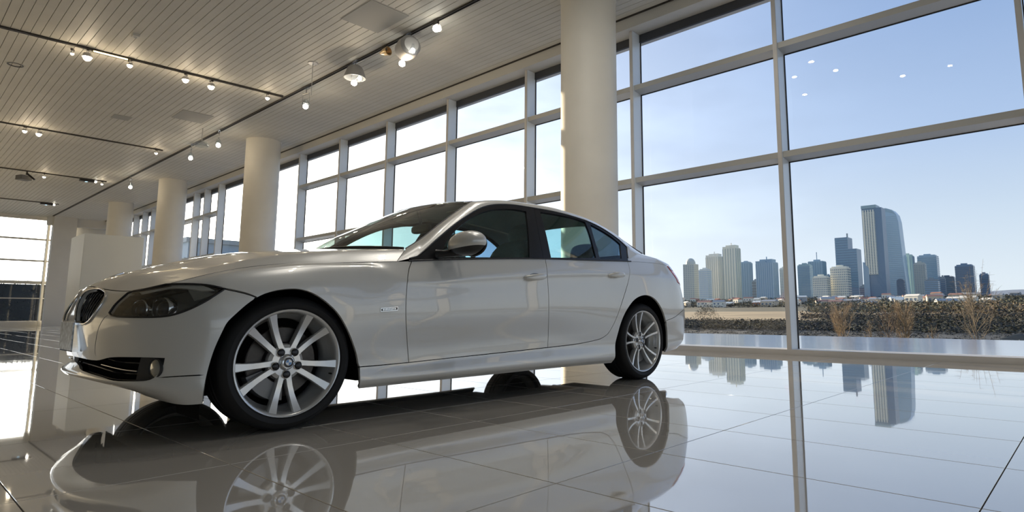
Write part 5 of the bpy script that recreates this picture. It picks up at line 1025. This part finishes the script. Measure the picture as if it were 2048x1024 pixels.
for y_ in (.47, 1.32):
    st = soft('front_seat', (1.86, y_, .82), (.085, .25, .33), M_seat, CAR, .62, 0.33)
    soft('headrest', (2.03, y_, 1.19), (.055, .135, .085), M_seat, st, .65, 0.2)
    soft('cushion', (1.58, y_, .50), (.28, .25, .09), M_seat, st, .6)
    for q in (-.05, .05): MB().tube([(2.0, y_+q, 1.08), (2.02, y_+q, 1.16)], .007, 8).build('headrest_post', M_chrome, st, smooth=True)
rs_ = soft('rear_seat', (2.72, .895, .78), (.09, .66, .28), M_seat, CAR, .45, 0.35)
soft('cushion', (2.45, .895, .50), (.28, .66, .09), M_seat, rs_, .5)
for y_ in (.50, 1.29): soft('headrest', (2.84, y_, 1.10), (.06, .15, .085), M_seat, rs_, .7, 0.15)
im = soft('inside_mirror', (1.36, .895, 1.205), (.02, .12, .035), M_black, CAR, .6)
MB().tube([(1.36, .895, 1.24), (1.33, .895, 1.34)], .012, 8).build('mirror_stem', M_black, im, smooth=True)
for y_ in (.56, 1.23): soft('sun_visor', (1.50, y_, 1.318), (.08, .15, .010), M_interior, CAR, .5)

# ================================================================ outside
# terrace in front of the glass, then the park, river scrub, fields and the far plateau with the city
struct(MB().box(-60, 60, 8.7, 16.0, -0.5, -0.02).build('terrace', mat('terrace_stone', (0.34, 0.41, 0.53), 0.12, 0, 0.7, noise=(1.2, 0.12))))
def ground(name, ys, zs, x0, x1, material, nx=24, rough=0.0, kind='structure'):
    V = []; fs = []
    for j, (y, z) in enumerate(zip(ys, zs)):
        for i in range(nx+1):
            x = x0+(x1-x0)*i/nx; V.append((x, y, z+random.uniform(-rough, rough)))
    for j in range(len(ys)-1):
        for i in range(nx): a = j*(nx+1)+i; fs.append((a, a+1, a+nx+2, a+nx+1))
    o = newmesh(name, V, fs, material, None, True); o['kind'] = kind; return o
M_scrub = mat('scrub_ground', (0.034, 0.044, 0.050), 0.9, noise=(0.8, 0.5))
M_hedge = mat('dark_hedge', (0.030, 0.036, 0.022), 0.9, noise=(2.5, 0.5))
M_tan = mat('dry_field', (0.36, 0.27, 0.15), 0.9, noise=(0.05, 0.3))
M_grove = mat('winter_grove', (0.085, 0.085, 0.055), 0.95, noise=(0.3, 0.45))
M_grove2 = mat('brown_grove', (0.14, 0.105, 0.065), 0.95, noise=(0.3, 0.45))
ground('park_ground', [16.0, 20, 40, 70], [-1.05, -1.15, -1.25, -1.25], -300, 160, M_scrub)
ground('river_bank', [70, 100], [-1.25, -1.0], -500, 300, M_hedge)
ground('meadow', [100, 180, 320], [-1.0, -0.3, 1.6], -900, 500, M_tan)
ground('plain', [320, 520, 760, 1200, 2600], [1.6, 7.5, 16, 27, 62], -6000, 4000, M_grove, nx=60, rough=0.5)
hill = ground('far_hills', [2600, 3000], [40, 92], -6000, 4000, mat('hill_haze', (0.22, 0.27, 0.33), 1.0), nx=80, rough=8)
# bushes: uncountable scrub joined into stuff
def blob(m, c, r, sz=1.0, mi=0):
    bmx = [(0, 0, 1), (.894, 0, .447), (.276, .851, .447), (-.724, .526, .447), (-.724, -.526, .447), (.276, -.851, .447), (.724, .526, -.447), (-.276, .851, -.447), (-.894, 0, -.447), (-.276, -.851, -.447), (.724, -.526, -.447), (0, 0, -1)]
    F = [(0, 1, 2), (0, 2, 3), (0, 3, 4), (0, 4, 5), (0, 5, 1), (1, 6, 2), (2, 7, 3), (3, 8, 4), (4, 9, 5), (5, 10, 1), (6, 7, 2), (7, 8, 3), (8, 9, 4), (9, 10, 5), (10, 6, 1), (6, 11, 7), (7, 11, 8), (8, 11, 9), (9, 11, 10), (10, 11, 6)]
    m.add([(c[0]+x*r*random.uniform(.75, 1.25), c[1]+y*r*random.uniform(.75, 1.25), c[2]+z*r*sz*random.uniform(.75, 1.25)) for x, y, z in bmx], F, mi)
def tuft(m, c, r, sz=1.0, mi=0, n=14):
    # a loose spray of leaf blades
    for _ in range(n):
        a, b = random.uniform(0, 6.28), random.uniform(-.2, 1); q = r*random.uniform(.1, 1)
        x, y, z = c[0]+q*math.cos(a), c[1]+q*math.sin(a), c[2]+q*sz*b; d = [random.uniform(-1, 1)*r*.26 for _ in range(6)]
        m.add([(x, y, z), (x+d[0], y+d[1], z+abs(d[2])*sz), (x+d[3], y+d[4], z-abs(d[5])*sz*.5)], [(0, 1, 2)], mi)
def scatter(name, n, xr, yr, zf, rr, sz, mats, mode=None):
    m = MB()
    for i in range(n):
        y = random.uniform(*yr); k = y/yr[0]; x = random.uniform(*xr)*k; r = random.uniform(*rr)*k**0.5
        tuft(m, (x, y, zf(y)+r*sz*0.3), r*1.25, sz, random.randrange(len(mats)), 30)
    o = m.build(name, mats[0], None, mats=mats); o['kind'] = 'stuff'; return o
zter = lambda y: float(np.interp(y, [12, 20, 40, 70, 100, 180, 320, 520, 760, 1200], [-1.05, -1.15, -1.25, -1.25, -1.0, -.3, 1.6, 7.5, 16, 27]))
M_bushb = mat('blue_green_bush', (0.030, 0.038, 0.036), 0.95, noise=(4, 0.4)); M_bushd = mat('dark_bush', (0.018, 0.024, 0.028), 0.95)  # two bush tones, the darker one mixed in at random
M_bushg = mat('grey_green_bush', (0.10, 0.11, 0.08), 0.95, noise=(1, 0.4)); M_bushbr = mat('brown_bush', (0.17, 0.125, 0.08), 0.95, noise=(1, 0.4))
scatter('low_scrub', 3800, (-22, 10), (18, 62), zter, (.10, .26), .5, [M_bushb, M_bushd, M_scrub])
scatter('river_scrub', 3000, (-50, 14), (62, 100), zter, (.5, 1.0), .5, [M_bushd, M_hedge, M_bushb])
scatter('hedge_row', 500, (-34, 30), (104, 112), zter, (.7, 1.3), .8, [M_bushd, M_hedge])
scatter('meadow_trees', 420, (-45, 5), (125, 175), zter, (.7, 1.7), .75, [M_bushd, M_bushb, M_grove2])
scatter('grove', 1500, (-80, 30), (230, 420), zter, (1.8, 3.6), .7, [M_grove, M_grove2, M_bushg])
scatter('brown_grove', 900, (-24, 26), (170, 230), zter, (1.3, 2.8), .8, [M_grove2, M_bushbr, M_grove])
scatter('town_trees', 2200, (-300, 60), (420, 800), zter, (2.6, 5.5), .5, [M_grove, M_bushd, M_bushg])
# bushes one can tell apart
def bush(name, x, y, r, h, lab, mats=None):
    m = MB()
    for i in range(420):
        a = random.uniform(0, 6.28); q = random.uniform(0, 1)**.5; zz = random.uniform(0, 1); tuft(m, (r*q*math.sqrt(max(.05, 1-zz*zz))*math.cos(a), r*q*math.sqrt(max(.05, 1-zz*zz))*math.sin(a), h*zz*.9), r*.16, 1, random.randrange(2), 7)
    o = m.build(name, M_bushd, None, mats=[M_bushd, M_bushb]); o.location = (x, y, zter(y)); tag(o, lab, 'bush'); return o
bush('round_bush', -33.2, 62, 2.0, 2.6, 'dark rounded bush left of the wide mullion at the edge of the dry field')
bush('round_bush', -38.2, 63, 1.7, 1.9, 'lower dark bush just right of the car tail on the dry field')
bush('round_bush', -18.5, 45, 1.1, 1.1, 'small blue-green bush right of the wide mullion')
# bare trees beyond the terrace
def bare_tree(x, y, h, spread, lab, dens_=1.0, c=(0.30, 0.22, 0.13), thin=1.0, twist=0):
    t = thing('bare_tree', lab, 'tree', (x, y, zter(y)), 0, 'bare trees beyond the terrace')
    M_tw = mat('twig_tan', c, 0.9); m = MB(); tw = MB(); rnd = random.Random(int(x*100))
    m.tube([(0, 0, -0.1), (0.02*h, 0, h*.25), (-.01*h, 0, h*.55), (0, 0, h*.9)], [.030*thin, .024*thin, .015*thin, .004], 7)
    for i in range(int(26*dens_)):
        z = h*(.12+.62*i/26/dens_*1.0); a = rnd.uniform(0, 6.28); L = spread*(1.0-.45*z/h)*rnd.uniform(.7, 1.1); e = rnd.uniform(.9, 1.6)
        p0 = Vector((0, 0, z)); p1 = p0+Vector((math.cos(a)*L*.6, math.sin(a)*L*.6, L*.7*e)); p2 = p1+Vector((math.cos(a)*L*.3, math.sin(a)*L*.3, L*.9*e))
        m.tube([p0, p1, p2], [.010*thin, .006*thin, .003], 5)
        for k in range(int(16*dens_)):
            q = rnd.uniform(.15, 1); b = p0.lerp(p1, q*2) if q < .5 else p1.lerp(p2, q*2-1)
            d = Vector((math.cos(a)+rnd.uniform(-1, 1), math.sin(a)+rnd.uniform(-1, 1), rnd.uniform(.4, 2))).normalized()*h*rnd.uniform(.05, .14); 
            if b.z+d.z > h: d.z = 0
            tw.tube([b, b+d], [.0045, .002], 3, caps=False)
    m.build('trunk', M_tw, t); o = tw.build('twigs', M_tw, t); o['kind'] = 'stuff'
    return t
bare_tree(-9.05, 30, 2.25, .62, 'broad tan bare tree first right of the wide mullion', 1.6)
bare_tree(-7.85, 30, 1.7, .30, 'thin pale sapling between the two tan trees', .5)
bare_tree(-7.15, 30, 2.2, .55, 'faint brown bare tree just left of the middle tan tree', .9, (0.17, 0.12, 0.08))
bare_tree(-6.45, 30, 2.35, .50, 'upright tan bare tree below the tall city tower', 1.6)
bare_tree(-5.4, 30, 1.4, .30, 'small thin sapling right of the upright tan tree', .5)
bare_tree(-3.85, 30, 3.05, 1.0, 'tall wispy spreading bare tree toward the right edge', 1.3, (0.20, 0.16, 0.11))
# low pale shelter by the right-hand tree
t = thing('garden_shelter', 'small pale angular canopy near the wispy tree', 'shelter', (-2.4, 30, zter(30)))
MB().add([(-.7, 0, .72), (0, -.3, .95), (.7, 0, .70), (0, .6, .78)], [(0, 1, 2), (0, 2, 3)]).add([(-.7, 0, .69), (0, -.3, .92), (.7, 0, .67), (0, .6, .75)], [(2, 1, 0), (3, 2, 0)]).build('canopy', mat('canopy_white', (.45, .5, .55), .5), t)
for a, b in ((-.6, 0), (.6, 0), (0, -.25)): MB().tube([(a, b, 0), (a, b, .72)], .012, 6).build('post', M_mull, t)

# ---- city on the plateau
def tower(i, x0, x1, y, zt, zb, lab, wall, win, nf=18, nb=6, roof=None, depth=None, style='grid', lean=0.0):
    kx = abs((x0+x1)/2/y); w = (x1-x0)/(1+.75*kx); x1 = x0+w; d = depth or w*.75; zb2 = zb-18; h = zt-zb2
    t = thing('office_tower', lab, 'building', ((x0+x1)/2, y+d/2, zb2))
    rz = math.atan2(x0, y)*0.0
    MB().box(-w/2, w/2, -d/2, d/2, 0, h).build('tower_body', wall, t)
    s = MB()
    if style in ('grid', 'bands'):
        for k in range(nf):
            z = 18+(h-18)*(k+.5)/nf*.97; zh = (h-18)/nf*(.28 if style == 'grid' else .30)
            if style == 'bands':
                s.box(-w/2-.25, w/2+.25, -d/2-.25, d/2+.25, z-zh, z+zh)
            else:
                for b in range(nb):
                    xa = -w/2+w*(b+.22)/nb; s.box(xa, xa+w*.56/nb, -d/2-.2, -d/2+.1, z-zh, z+zh)
                for b in range(nb):
                    ya = -d/2+d*(b+.22)/nb; s.box(w/2-.1, w/2+.2, ya, ya+d*.56/nb, z-zh, z+zh)
                    s.box(-w/2-.2, -w/2+.1, ya, ya+d*.56/nb, z-zh, z+zh)
    elif style == 'fins':
        for b in range(nb+1):
            xa = -w/2+w*b/nb; s.box(xa-.35, xa+.35, -d/2-.5, -d/2+.1, 0, h*.985)
            ya = -d/2+d*b/nb; s.box(w/2-.1, w/2+.5, ya-.35, ya+.35, 0, h*.985); s.box(-w/2-.5, -w/2+.1, ya-.35, ya+.35, 0, h*.985)
    o = s.build('window_bands' if style != 'fins' else 'fins', win, t); o['kind'] = 'stuff'
    r = MB()
    if roof == 'dome': 
        r.lathe([(w*.40, 0), (w*.38, 4), (w*.28, 8), (w*.14, 10), (.01, 10.5)], 16, c=(0, 0, h))
    elif roof == 'cap': r.box(-w*.52, w*.1, -d/2, d/2, h, h+2.0).box(-w*.30, w*.42, -d*.4, d*.4, h, h+4.5).box(-.6, .6, -.6, .6, h+4, h+9)
    elif roof == 'mast': r.box(-w*.2, w*.2, -d*.2, d*.2, h, h+3).box(-.5, .5, -.5, .5, h, h+16)
    elif roof == 'arch':
        n_ = 12
        for k in range(n_):
            a0, a1_ = math.pi*k/n_, math.pi*(k+1)/n_; r.box(min(math.cos(a0), math.cos(a1_))*w/2, max(math.cos(a0), math.cos(a1_))*w/2, -d/2, d/2, h-.1, h+w*.32*(math.sin(a0)+math.sin(a1_))/2)
    else: r.box(-w*.42, w*.42, -d*.42, d*.42, h, h+1.6).box(-w*.2, w*.15, -d*.2, d*.2, h+1.6, h+3.6)
    r.build('roof_plant', wall, t)
    return t
Mc = lambda n, c, r=.6: mat(n, c, r)
m_sand = Mc('facade_sand', (.60, .61, .54)); m_pale = Mc('facade_pale', (.82, .82, .74)); m_cream = Mc('facade_cream', (.95, .89, .72)); m_blue = Mc('facade_blue', (.34, .47, .56), .3)  # facade colours, also those below, lightened to carry the distance haze
m_slate = Mc('facade_slate', (.20, .29, .38), .3); m_teal = Mc('facade_teal', (.36, .48, .50), .3); m_dark = Mc('facade_dark', (.12, .17, .23), .3); m_grey = Mc('facade_grey', (.30, .34, .36))
g_dim = Mc('window_dim', (.38, .43, .43), .2); g_dark = Mc('window_dark', (.15, .21, .28), .2); g_pale = Mc('window_pale', (.60, .70, .74), .2); g_blue = Mc('window_blue', (.26, .38, .48), .2)
CT = BK['city']
spec = {0: ('grey-green tower with a domed top nearest the car tail', m_sand, g_dim, 18, 5, 'dome', 'grid'),
 1: ('low pale flat-topped block right of the domed tower', m_pale, g_pale, 14, 6, None, 'grid'),
 2: ('pale tower with a flat projecting roof cap', m_pale, g_dim, 24, 6, 'cap', 'fins'),
 3: ('tallest cream tower of the left-hand cluster', m_cream, g_dim, 26, 5, 'cap', 'fins'),
 4: ('slim blue tower right of the cream tower', m_blue, g_blue, 22, 4, None, 'fins'),
 5: ('wide blue-grey ribbed tower halfway to the mullion', m_blue, g_pale, 20, 8, 'cap', 'fins'),
 6: ('pale tower half hidden behind the wide mullion', m_pale, g_dim, 18, 4, None, 'grid'),
 7: ('teal glass block first right of the wide mullion', m_teal, g_blue, 20, 5, None, 'bands'),
 8: ('blue tower with a mast behind the small cream hotel', m_blue, g_blue, 22, 6, 'mast', 'fins'),
 9: ('smaller cream hotel block with gridded front', m_cream, g_dim, 10, 8, None, 'grid'),
 10: ('larger sunlit cream hotel block with gridded front', m_cream, g_dim, 13, 9, None, 'grid'),
 14: ('teal tower standing right against the curved skyscraper', m_teal, g_blue, 24, 4, None, 'fins'),
 15: ('pale slim block right of the teal tower', m_sand, g_dim, 18, 5, None, 'grid'),
 16: ('broad blue-grey office block right of the pale slim block', m_blue, g_blue, 20, 7, None, 'bands'),
 17: ('low dark stepped block left of the dark slab', m_dark, g_dark, 8, 6, None, 'bands'),
 18: ('dark slab tower standing alone toward the right', m_slate, g_dark, 16, 5, None, 'bands'),
 19: ('small dark tower at the right end of the skyline', m_slate, g_dark, 10, 3, None, 'bands'),
 20: ('small dark arched-top building at the foot of the skyscraper', m_dark, g_dark, 6, 4, 'arch', 'grid'),
 21: ('low grey block at the foot of the broad office block', m_grey, g_blue, 8, 6, None, 'bands'),
 22: ('low dark block between the blue tower and the ribbed tower', m_slate, g_dark, 6, 4, None, 'bands'),
 23: ('low grey block left of the tall skyscraper', m_grey, g_dark, 5, 5, None, 'bands'),
 24: ('narrow grey block beside the dark stepped block', m_grey, g_dark, 8, 3, None, 'bands'),
 25: ('narrow slate block behind the two cream hotels', m_slate, g_dark, 10, 3, None, 'bands')}
for i, sp in spec.items():
    x0, x1, y, zt, zb = CT[i]; tower(i, x0, x1, y, zt, zb, sp[0], sp[1], sp[2], sp[3], sp[4], sp[5], None, sp[6])
# stepped twin tower
x0, x1, y, zt, zb = CT[11]; t = thing('stepped_tower', 'dark blue stepped tower behind the large cream hotel', 'building', ((x0+x1)/2, y, zb-18)); w = x1-x0; h = zt-zb+18
MB().box(-w/2, w*.05, 0, w*.7, 0, h).build('tower_body', m_slate, t); MB().box(w*.05, w*.40, .0, w*.7, 0, h-zt*.0-(zt-zb)*.20).build('lower_wing', m_slate, t)
o = MB()
for k in range(24): z = 18+(h-18)*k/24; o.box(-w/2-.2, w*.05+.2, -.3, 0, z, z+1.4)
for k in range(19): z = 18+(h-18)*k/24; o.box(w*.05, w*.40+.2, -.3, 0, z, z+1.4)
o = o.build('window_bands', g_blue, t); o['kind'] = 'stuff'; MB().box(-1, 1, 5, 7, h, h+7).build('mast', m_grey, t)
# the great skyscraper: slab with pale ribbed front, and the curved glass sail beside it
x0, x1, y, zt, zb = CT[12]; x1 -= (x1-x0)*.14; t = thing('skyscraper', 'tallest ribbed slab skyscraper on the skyline', 'building', ((x0+x1)/2, y, zb-18)); w = x1-x0; h = zt-zb+18
MB().box(-w/2, w/2, 0, w*.8, 0, h*.97).build('tower_body', m_slate, t); MB().box(-w/2-.3, w*.24, -.6, w*.8, h*.97, h).build('crown', m_teal, t)
o = MB(); o2 = MB()
for b in range(5): xa = -w*.44+b*w*.125; o.box(xa, xa+w*.06, -1.2, .2, h*.34, h*.955)
for k in range(40): z = h*.34+(h*.60)*k/40; o2.box(-w*.46, w*.16, -.7, .2, z, z+1.1)
o.build('ribs', m_cream, t)['kind'] = 'stuff'; o2.build('floors', m_pale, t)['kind'] = 'stuff'
MB().add([(-w*.60, -1.5, 0), (-w*.30, -1.5, 0), (-w*.30, -1.5, h*.40), (-w*.58, -1.5, h*.46), (-w*.60, 8, 0), (-w*.30, 8, 0), (-w*.30, 8, h*.40), (-w*.58, 8, h*.46)], [(0, 1, 2, 3), (5, 4, 7, 6), (1, 5, 6, 2), (4, 0, 3, 7), (3, 2, 6, 7)]).build('podium_blade', m_blue, t)
x0, x1, y, zt, zb = CT[13]; t = thing('curved_tower', 'curved pale blue glass tower joined to the tallest skyscraper', 'building', (x0, y, zb-18)); w = x1-x0; h = zt-zb+18
prof = [(0, h*.985), (w*.15, h), (w*.40, h*.995), (w*.62, h*.975), (w*.76, h*.93), (w*.82, h*.86), (w*.90, h*.45), (w*1.0, 0)]
V = []; n_ = len(prof)
for yy_ in (0, w*.7): V += [(a, yy_+ (a/w)**2*10, b) for a, b in prof]+[(0, yy_, 0)]
m_ = n_+1
newmesh('tower_body', V, [tuple(range(m_))[::-1], tuple(range(m_, 2*m_))]+[(i, (i+1) % m_, m_+(i+1) % m_, m_+i) for i in range(m_)], Mc('sail_glass', (.50, .64, .72), .25), t)
o = MB()
for k in range(44):
    z = 16+(h*.93-16)*k/44; xe = np.interp(z, [0, h*.45, h*.86, h*.93], [w, w*.9, w*.82, w*.76])
    o.add([(0.5, -.3, z), (xe-.8, 9.5*(xe/w)**2-.3, z), (xe-.8, 9.5*(xe/w)**2-.3, z+1.0), (0.5, -.3, z+1.0)], [(0, 1, 2, 3)])
o.build('window_bands', Mc('sail_band', (.58, .70, .76), .25), t)['kind'] = 'stuff'
# sunlit low houses in front of the towers
rh = random.Random(5); mh = [Mc('house_white', (.95, .88, .72)), Mc('house_cream', (.75, .62, .45)), Mc('house_rust', (.45, .22, .14)), Mc('house_grey', (.35, .36, .36))]
spots_h = []
for k in range(150):
    y = rh.uniform(430, 760) if k % 4 else rh.uniform(430, 520); xa = rh.uniform(-.62, -.08)*y if k % 3 else rh.uniform(-.33, -.12)*y
    w, d, h = rh.uniform(3.5, 11), rh.uniform(5, 9), rh.uniform(2.2, 5)
    if any(math.hypot(xa-a, y-b) < 17 for a, b in spots_h): continue
    spots_h.append((xa, y))
    rm = mh[rh.choice([0, 0, 0, 1, 1, 2, 3])]; m = MB().box(-w/2, w/2, -d/2, d/2, -3, h)
    m.add([(-w/2-.3, -d/2-.3, h), (w/2+.3, -d/2-.3, h), (w/2+.3, d/2+.3, h), (-w/2-.3, d/2+.3, h), (-w/2, 0, h+1.4), (w/2, 0, h+1.4)], [(0, 1, 5, 4), (2, 3, 4, 5), (0, 4, 3), (1, 2, 5)], 1)
    for q in range(int(w/3)): m.box(-w/2+1+q*3, -w/2+2.3+q*3, -d/2-.1, -d/2, h*.35, h*.7, 2)
    o = m.build('low_house', rm, None, mats=[rm, rh.choice([mh[2], mh[3], mh[0]]), g_dark]); o.location = (xa, y, zter(y)+rh.uniform(0, 1.5)); o.rotation_euler = (0, 0, rh.uniform(-.5, .5))
    tag(o, 'small low house in the town below the city towers', 'house', 'low houses below the city')
# ---- what stands outside the far-left windows
def block(x, y, w, d, h, lab, m1, m2, nf, nb):
    t = thing('apartment_block', lab, 'building', (x, y, -1.2))
    MB().box(-w/2, w/2, -d/2, d/2, 0, h).build('wall', m1, t); MB().box(-w/2-.3, w/2+.3, -d/2-.3, d/2+.3, h, h+.5).build('roof', m2, t)
    s = MB()
    for k in range(nf):
        for b in range(nb):
            xa = -w/2+w*(b+.25)/nb; z = 1.2+(h-2)*k/nf; s.box(xa, xa+w*.5/nb, -d/2-.1, -d/2+.05, z, z+(h-2)/nf*.55)
            ya = -d/2+d*(b+.25)/nb; s.box(w/2-.05, w/2+.1, ya, ya+d*.5/nb, z, z+(h-2)/nf*.55)
    s.build('windows', m2, t)['kind'] = 'stuff'
block(-78, 26, 10, 8, 9.5, 'blue-grey building seen through the farthest windows beside the display block', m_blue, g_dim, 4, 4)
def leafy(x, y, h, r, lab):
    t = thing('leafy_tree', lab, 'tree', (x, y, -1.2)); MB().tube([(0, 0, 0), (0, 0, h*.6)], [.16, .08], 8).build('trunk', M_bushbr, t); m = MB()
    for i in range(420):
        a = random.uniform(0, 6.28); q = random.uniform(0, 1)**.5; zz = random.uniform(0, 1); tuft(m, (r*q*math.cos(a)*math.sin(math.pi*(.15+.8*zz)), r*q*math.sin(a)*math.sin(math.pi*(.15+.8*zz)), h*(.28+.72*zz)), r*.20, 1, random.randrange(2), 9)
    m.build('foliage', M_grove, t, mats=[mat('leaf_olive', (.16, .17, .06), .9), mat('leaf_yellow', (.30, .25, .08), .9)])['kind'] = 'stuff'
leafy(-52.0, 18.0, 6.2, 1.5, 'olive leafy tree outside the window between the second and third columns')
leafy(-62.0, 20.5, 7.2, 1.4, 'second leafy tree farther left outside, against the third column')
leafy(-70.0, 19.5, 8.0, 1.6, 'slender leafy tree outside near the last column')
# dark hedge and lawn beyond the far end glazing
struct(MB().box(-70, -41.4, -30, 8.6, -0.6, -0.02).build('lawn', mat('lawn_green', (.05, .08, .045), .9, noise=(3, .3))))
m = MB()
for i in range(2600): tuft(m, (-56+random.uniform(-1, 1), -28+i*.014, random.uniform(0, 2.75)), .38, 1, random.randrange(2), 12)
m.box(-57, -55.5, -28, 8.4, -.2, 2.65)
o = m.build('far_hedge', M_bushd, None, mats=[M_bushd, M_hedge]); o['kind'] = 'stuff'
